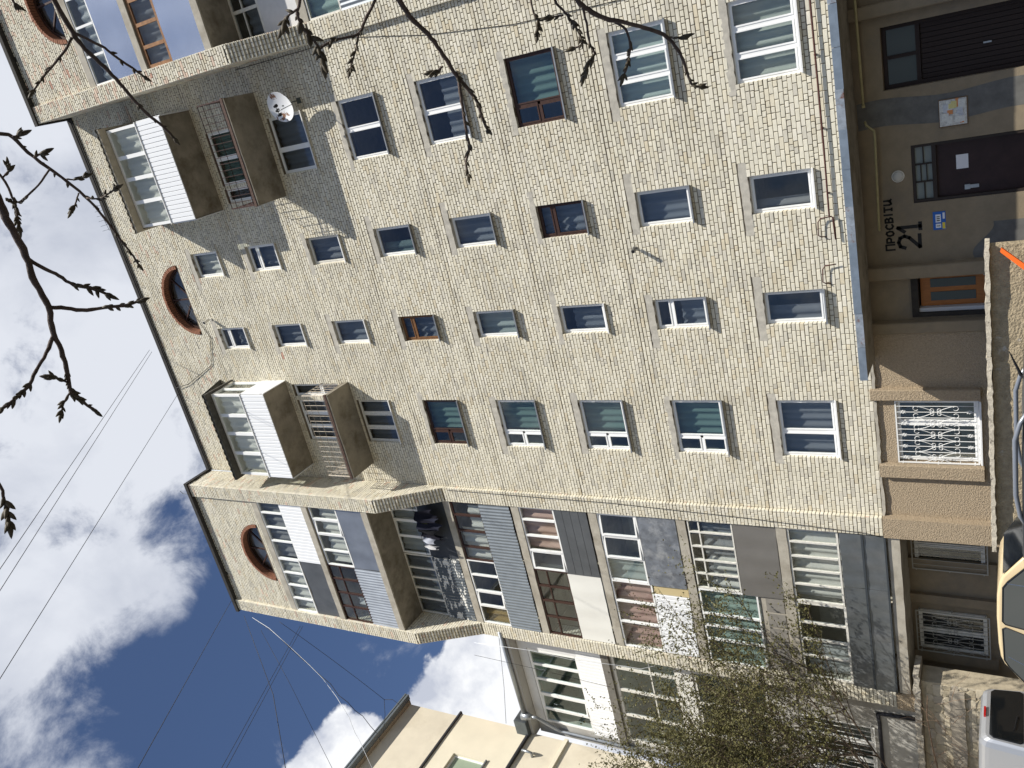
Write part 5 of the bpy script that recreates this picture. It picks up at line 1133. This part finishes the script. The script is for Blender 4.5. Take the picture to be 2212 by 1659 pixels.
# dry creeper on the ledge
rg = random.Random(9); vine = MB()
for k in range(46):
    x = rg.uniform(-22.4, -17.2); p = Vector((x, -.47, rg.uniform(3.2, 4.3))); pts = [p]; d = Vector((rg.uniform(-1,1), rg.uniform(-.25,.05), rg.uniform(-1.2,.5))).normalized()
    for i in range(7): d = (d+Vector((rg.uniform(-1,1), rg.uniform(-.4,.25), rg.uniform(-1,.6)))*.35).normalized(); p = p+d*rg.uniform(.1,.24); p.y = min(p.y, -.30); pts.append(p)
    vine.tube(pts, [.008*(1-.1*i) for i in range(8)], 4, cap=False)
vine.tube([(-22.6,-.45,3.7),(-20.9,-.47,3.55),(-19.4,-.46,3.75),(-18.2,-.47,3.85),(-17.5,-.47,3.8)], [.03,.025,.02,.016,.01], 6)
tag(vine.build('dry_creeper', mat('dry_stem', (.22,.15,.10), .9, var=.25)), 'leafless brown creeper trailing over the stone wall ledge', 'creeper')

# ------------------------------------------------------------------ budding branches of the cherry tree the photographer stands under
CT = thing('cherry_tree', 'bare dark cherry branches with swelling buds reaching in front of the block', 'tree', (3.6, -18.2, .05))
BARK = mat('cherry_bark', (.095,.068,.055), .75, var=.4, vscale=30, bump=.6, bscale=90); BUD = mat('bud_scale', (.070,.056,.034), .6, var=.4, vscale=60)
rg = random.Random(14)
def P3(pts, D0, D1):
    n = len(pts)-1; return [at_d(x, y, D0+(D1-D0)*i/max(1, n)) for i, (x, y) in enumerate(pts)]
def smooth(P, k=4):
    out = []
    for i in range(len(P)-1):
        a, b, c, d = P[max(i-1,0)], P[i], P[i+1], P[min(i+2, len(P)-1)]
        for j in range(k):
            t = j/k; out.append(.5*((2*b)+(c-a)*t+(2*a-5*b+4*c-d)*t*t+(3*b-a-3*c+d)*t**3))
    return out+[P[-1]]
def bud(mb, p, d, L, r):
    d = d.normalized(); mb.tube([p, p+d*L*.22, p+d*L*.5, p+d*L*.82, p+d*L], [r*.45, r*.9, r, r*.55, r*.06], 6)
def branch(pts, w0, w1, D0=2.6, D1=2.6, buds=10, tip=True, start=.3, blen=.020):
    P = smooth(P3(pts, D0, D1), 4); n = len(P); b = MB()
    rs = [max(.0008, (w0+(w1-w0)*i/(n-1))*.88/FPX*(D0+(D1-D0)*i/(n-1))/2)*(1+rg.uniform(-.08,.12)) for i in range(n)]
    for i in range(n): P[i] = P[i]+Vector((rg.uniform(-1,1), rg.uniform(-1,1), rg.uniform(-1,1)))*rs[i]*.25
    o = b.tube(P, rs, 8).build('branch', BARK, CT, smooth=True)
    bb = MB()
    for k in range(buds):
        t = start+(1-start)*(k+.5)/buds*.98; i = min(n-2, int(t*(n-1))); p = P[i]; tg = (P[i+1]-P[i]).normalized()
        sd = tg.cross(Vector((rg.uniform(-1,1), rg.uniform(-1,1), rg.uniform(-1,1)))).normalized()
        for q in range(rg.choice((1,1,2,3)) if t > .55 else 1):
            dd = (tg*rg.uniform(.6,1.3)+sd*rg.uniform(.4,.9)).normalized(); s = rg.uniform(.7,1.25)
            bud(bb, p-dd*.002, dd, blen*s, blen*.20*s)
            sd = tg.cross(sd).normalized()
    if tip:
        tg = (P[-1]-P[-3]).normalized(); bud(bb, P[-1], tg, blen*1.3, blen*.24)
        for q in range(3): bud(bb, P[-1]-tg*.004, (tg+Vector((rg.uniform(-1,1), rg.uniform(-1,1), rg.uniform(-1,1)))*.6), blen*rg.uniform(.8,1.1), blen*.2)
    if bb.v: bb.build('buds', BUD, o, smooth=True, kind='stuff')
    return o
# left cluster near the roof
branch([(60,-100),(117,0),(157,70),(175,97),(217,137),(250,170),(283,208),(313,242),(352,273),(378,300)], 11, 5, 2.9, 3.0, 5, start=.7)
branch([(157,70),(217,98),(247,120),(297,155),(313,167)], 6, 4, 2.92, 2.95, 7, start=.4); branch([(155,80),(142,107),(117,138),(92,168),(72,198)], 6, 4, 2.92, 2.9, 7, start=.35)
branch([(10,-60),(28,0),(36,12)], 5, 4, 2.9, 2.9, 3)
branch([(-110,270),(0,288),(27,297),(73,340),(133,383),(183,423),(227,473),(257,513),(283,547),(300,572)], 8, 4, 2.7, 2.9, 12, start=.2)
branch([(143,387),(165,388),(183,382)], 3.5, 3, 2.75, 2.75, 4); branch([(170,417),(163,440),(155,455)], 3.5, 3, 2.76, 2.76, 5); branch([(187,428),(217,428),(252,407)], 4, 3, 2.76, 2.7, 6); branch([(27,297),(40,293)], 6, 5, 2.7, 2.7, 2, blen=.028); branch([(73,340),(90,332)], 5, 4, 2.7, 2.7, 2, blen=.027)
branch([(-80,300),(0,378),(27,427),(33,440),(37,467),(42,492)], 6, 3.5, 2.5, 2.5, 12, start=.45); branch([(107,365),(83,400),(53,428),(37,437),(20,433)], 4.5, 3.5, 2.72, 2.5, 7, start=.4); branch([(5,385),(17,370),(18,360)], 4, 3, 2.5, 2.5, 5)
branch([(-90,250),(-40,360),(0,440),(20,483),(57,553),(77,613),(103,663),(117,720),(137,770),(147,813),(153,846),(173,863),(203,886)], 19, 6, 2.0, 2.2, 12, start=.72)
branch([(50,553),(97,580),(127,596),(160,616),(197,623),(233,636)], 9, 6, 2.08, 2.1, 7, start=.55); branch([(103,663),(143,666),(187,670),(233,663),(267,660),(300,650)], 9, 6, 2.1, 2.15, 7, start=.55); branch([(117,723),(100,763),(77,803),(60,836),(30,863),(3,886)], 9, 6, 2.12, 2.05, 8, start=.5)
branch([(153,846),(140,866),(133,890)], 5, 4, 2.15, 2.15, 5); branch([(147,826),(125,818),(112,815)], 4.5, 4, 2.15, 2.15, 5)
branch([(-60,960),(0,1050),(7,1076),(17,1106),(20,1130)], 8, 5, 2.0, 2.0, 8, start=.5, blen=.025)
# right side twigs hanging before the main wall
branch([(820,-90),(864,0),(887,37),(924,73),(951,110),(977,150),(991,170),(1017,200),(1034,227),(1044,260),(1054,280)], 12, 6, 2.3, 2.5, 9, start=.5)
branch([(991,170),(994,200),(1001,240),(1007,283),(1014,320),(1007,350),(1011,377)], 8, 5, 2.42, 2.4, 7, start=.3); branch([(957,143),(945,152),(934,157)], 5, 4, 2.4, 2.4, 6)
branch([(850,-100),(811,0),(787,47),(774,73),(737,83),(710,92),(690,106)], 7, 5, 2.4, 2.3, 7, start=.45); branch([(774,73),(770,100),(757,150)], 5, 4, 2.36, 2.3, 7, start=.3); branch([(650,-80),(647,0),(643,33),(657,63),(687,100),(697,140)], 8, 5, 2.1, 2.15, 12, start=.35, blen=.027)
branch([(643,20),(622,35),(612,55)], 5, 4, 2.1, 2.1, 5, blen=.025)
branch([(1140,-70),(1147,0),(1154,30),(1164,50),(1161,73)], 5, 4, 2.6, 2.6, 8, start=.5)
branch([(1200,-80),(1247,0),(1271,20),(1307,40),(1354,50),(1404,63),(1441,80),(1461,103),(1475,127),(1485,160),(1495,183),(1515,188)], 12, 5, 2.3, 2.5, 6, start=.8)
branch([(1180,-60),(1199,0),(1217,23),(1231,40),(1247,63),(1257,93),(1240,105)], 6, 4, 2.4, 2.4, 12, start=.4); branch([(1257,10),(1267,50),(1274,93),(1284,117),(1271,140),(1261,167)], 6, 4, 2.33, 2.35, 12, start=.4); branch([(1327,47),(1351,63),(1361,97),(1357,133),(1347,167)], 6, 4.5, 2.4, 2.35, 7, start=.4); branch([(1441,80),(1460,82),(1480,78)], 4, 3, 2.45, 2.45, 3); branch([(1217,33),(1195,37),(1188,37)], 4, 3.5, 2.4, 2.4, 5)
# the stem and limbs these twigs grow from, just outside the picture
st = [Vector((3.6,-18.2,.0)), Vector((3.5,-18.1,1.2)), Vector((3.2,-17.9,2.3))]
MB().tube(smooth(st, 5), [.13-.005*i for i in range(11)], 12).build('trunk', BARK, CT, smooth=True)
lim = [Vector((3.2,-17.9,2.2))]+[at_d(x, y, D) for x, y, D in ((1500,-420,2.6),(1200,-80,2.3),(1140,-70,2.6),(850,-100,2.35),(650,-110,2.1),(250,-190,2.8),(60,-100,2.9),(-80,-20,2.75),(-110,270,2.6),(-90,250,2.0),(-90,600,1.95),(-60,960,2.0))]
MB().tube(smooth(lim, 5), [.05-.0006*i for i in range(len(smooth(lim, 5)))], 9).build('limb', BARK, CT, smooth=True)
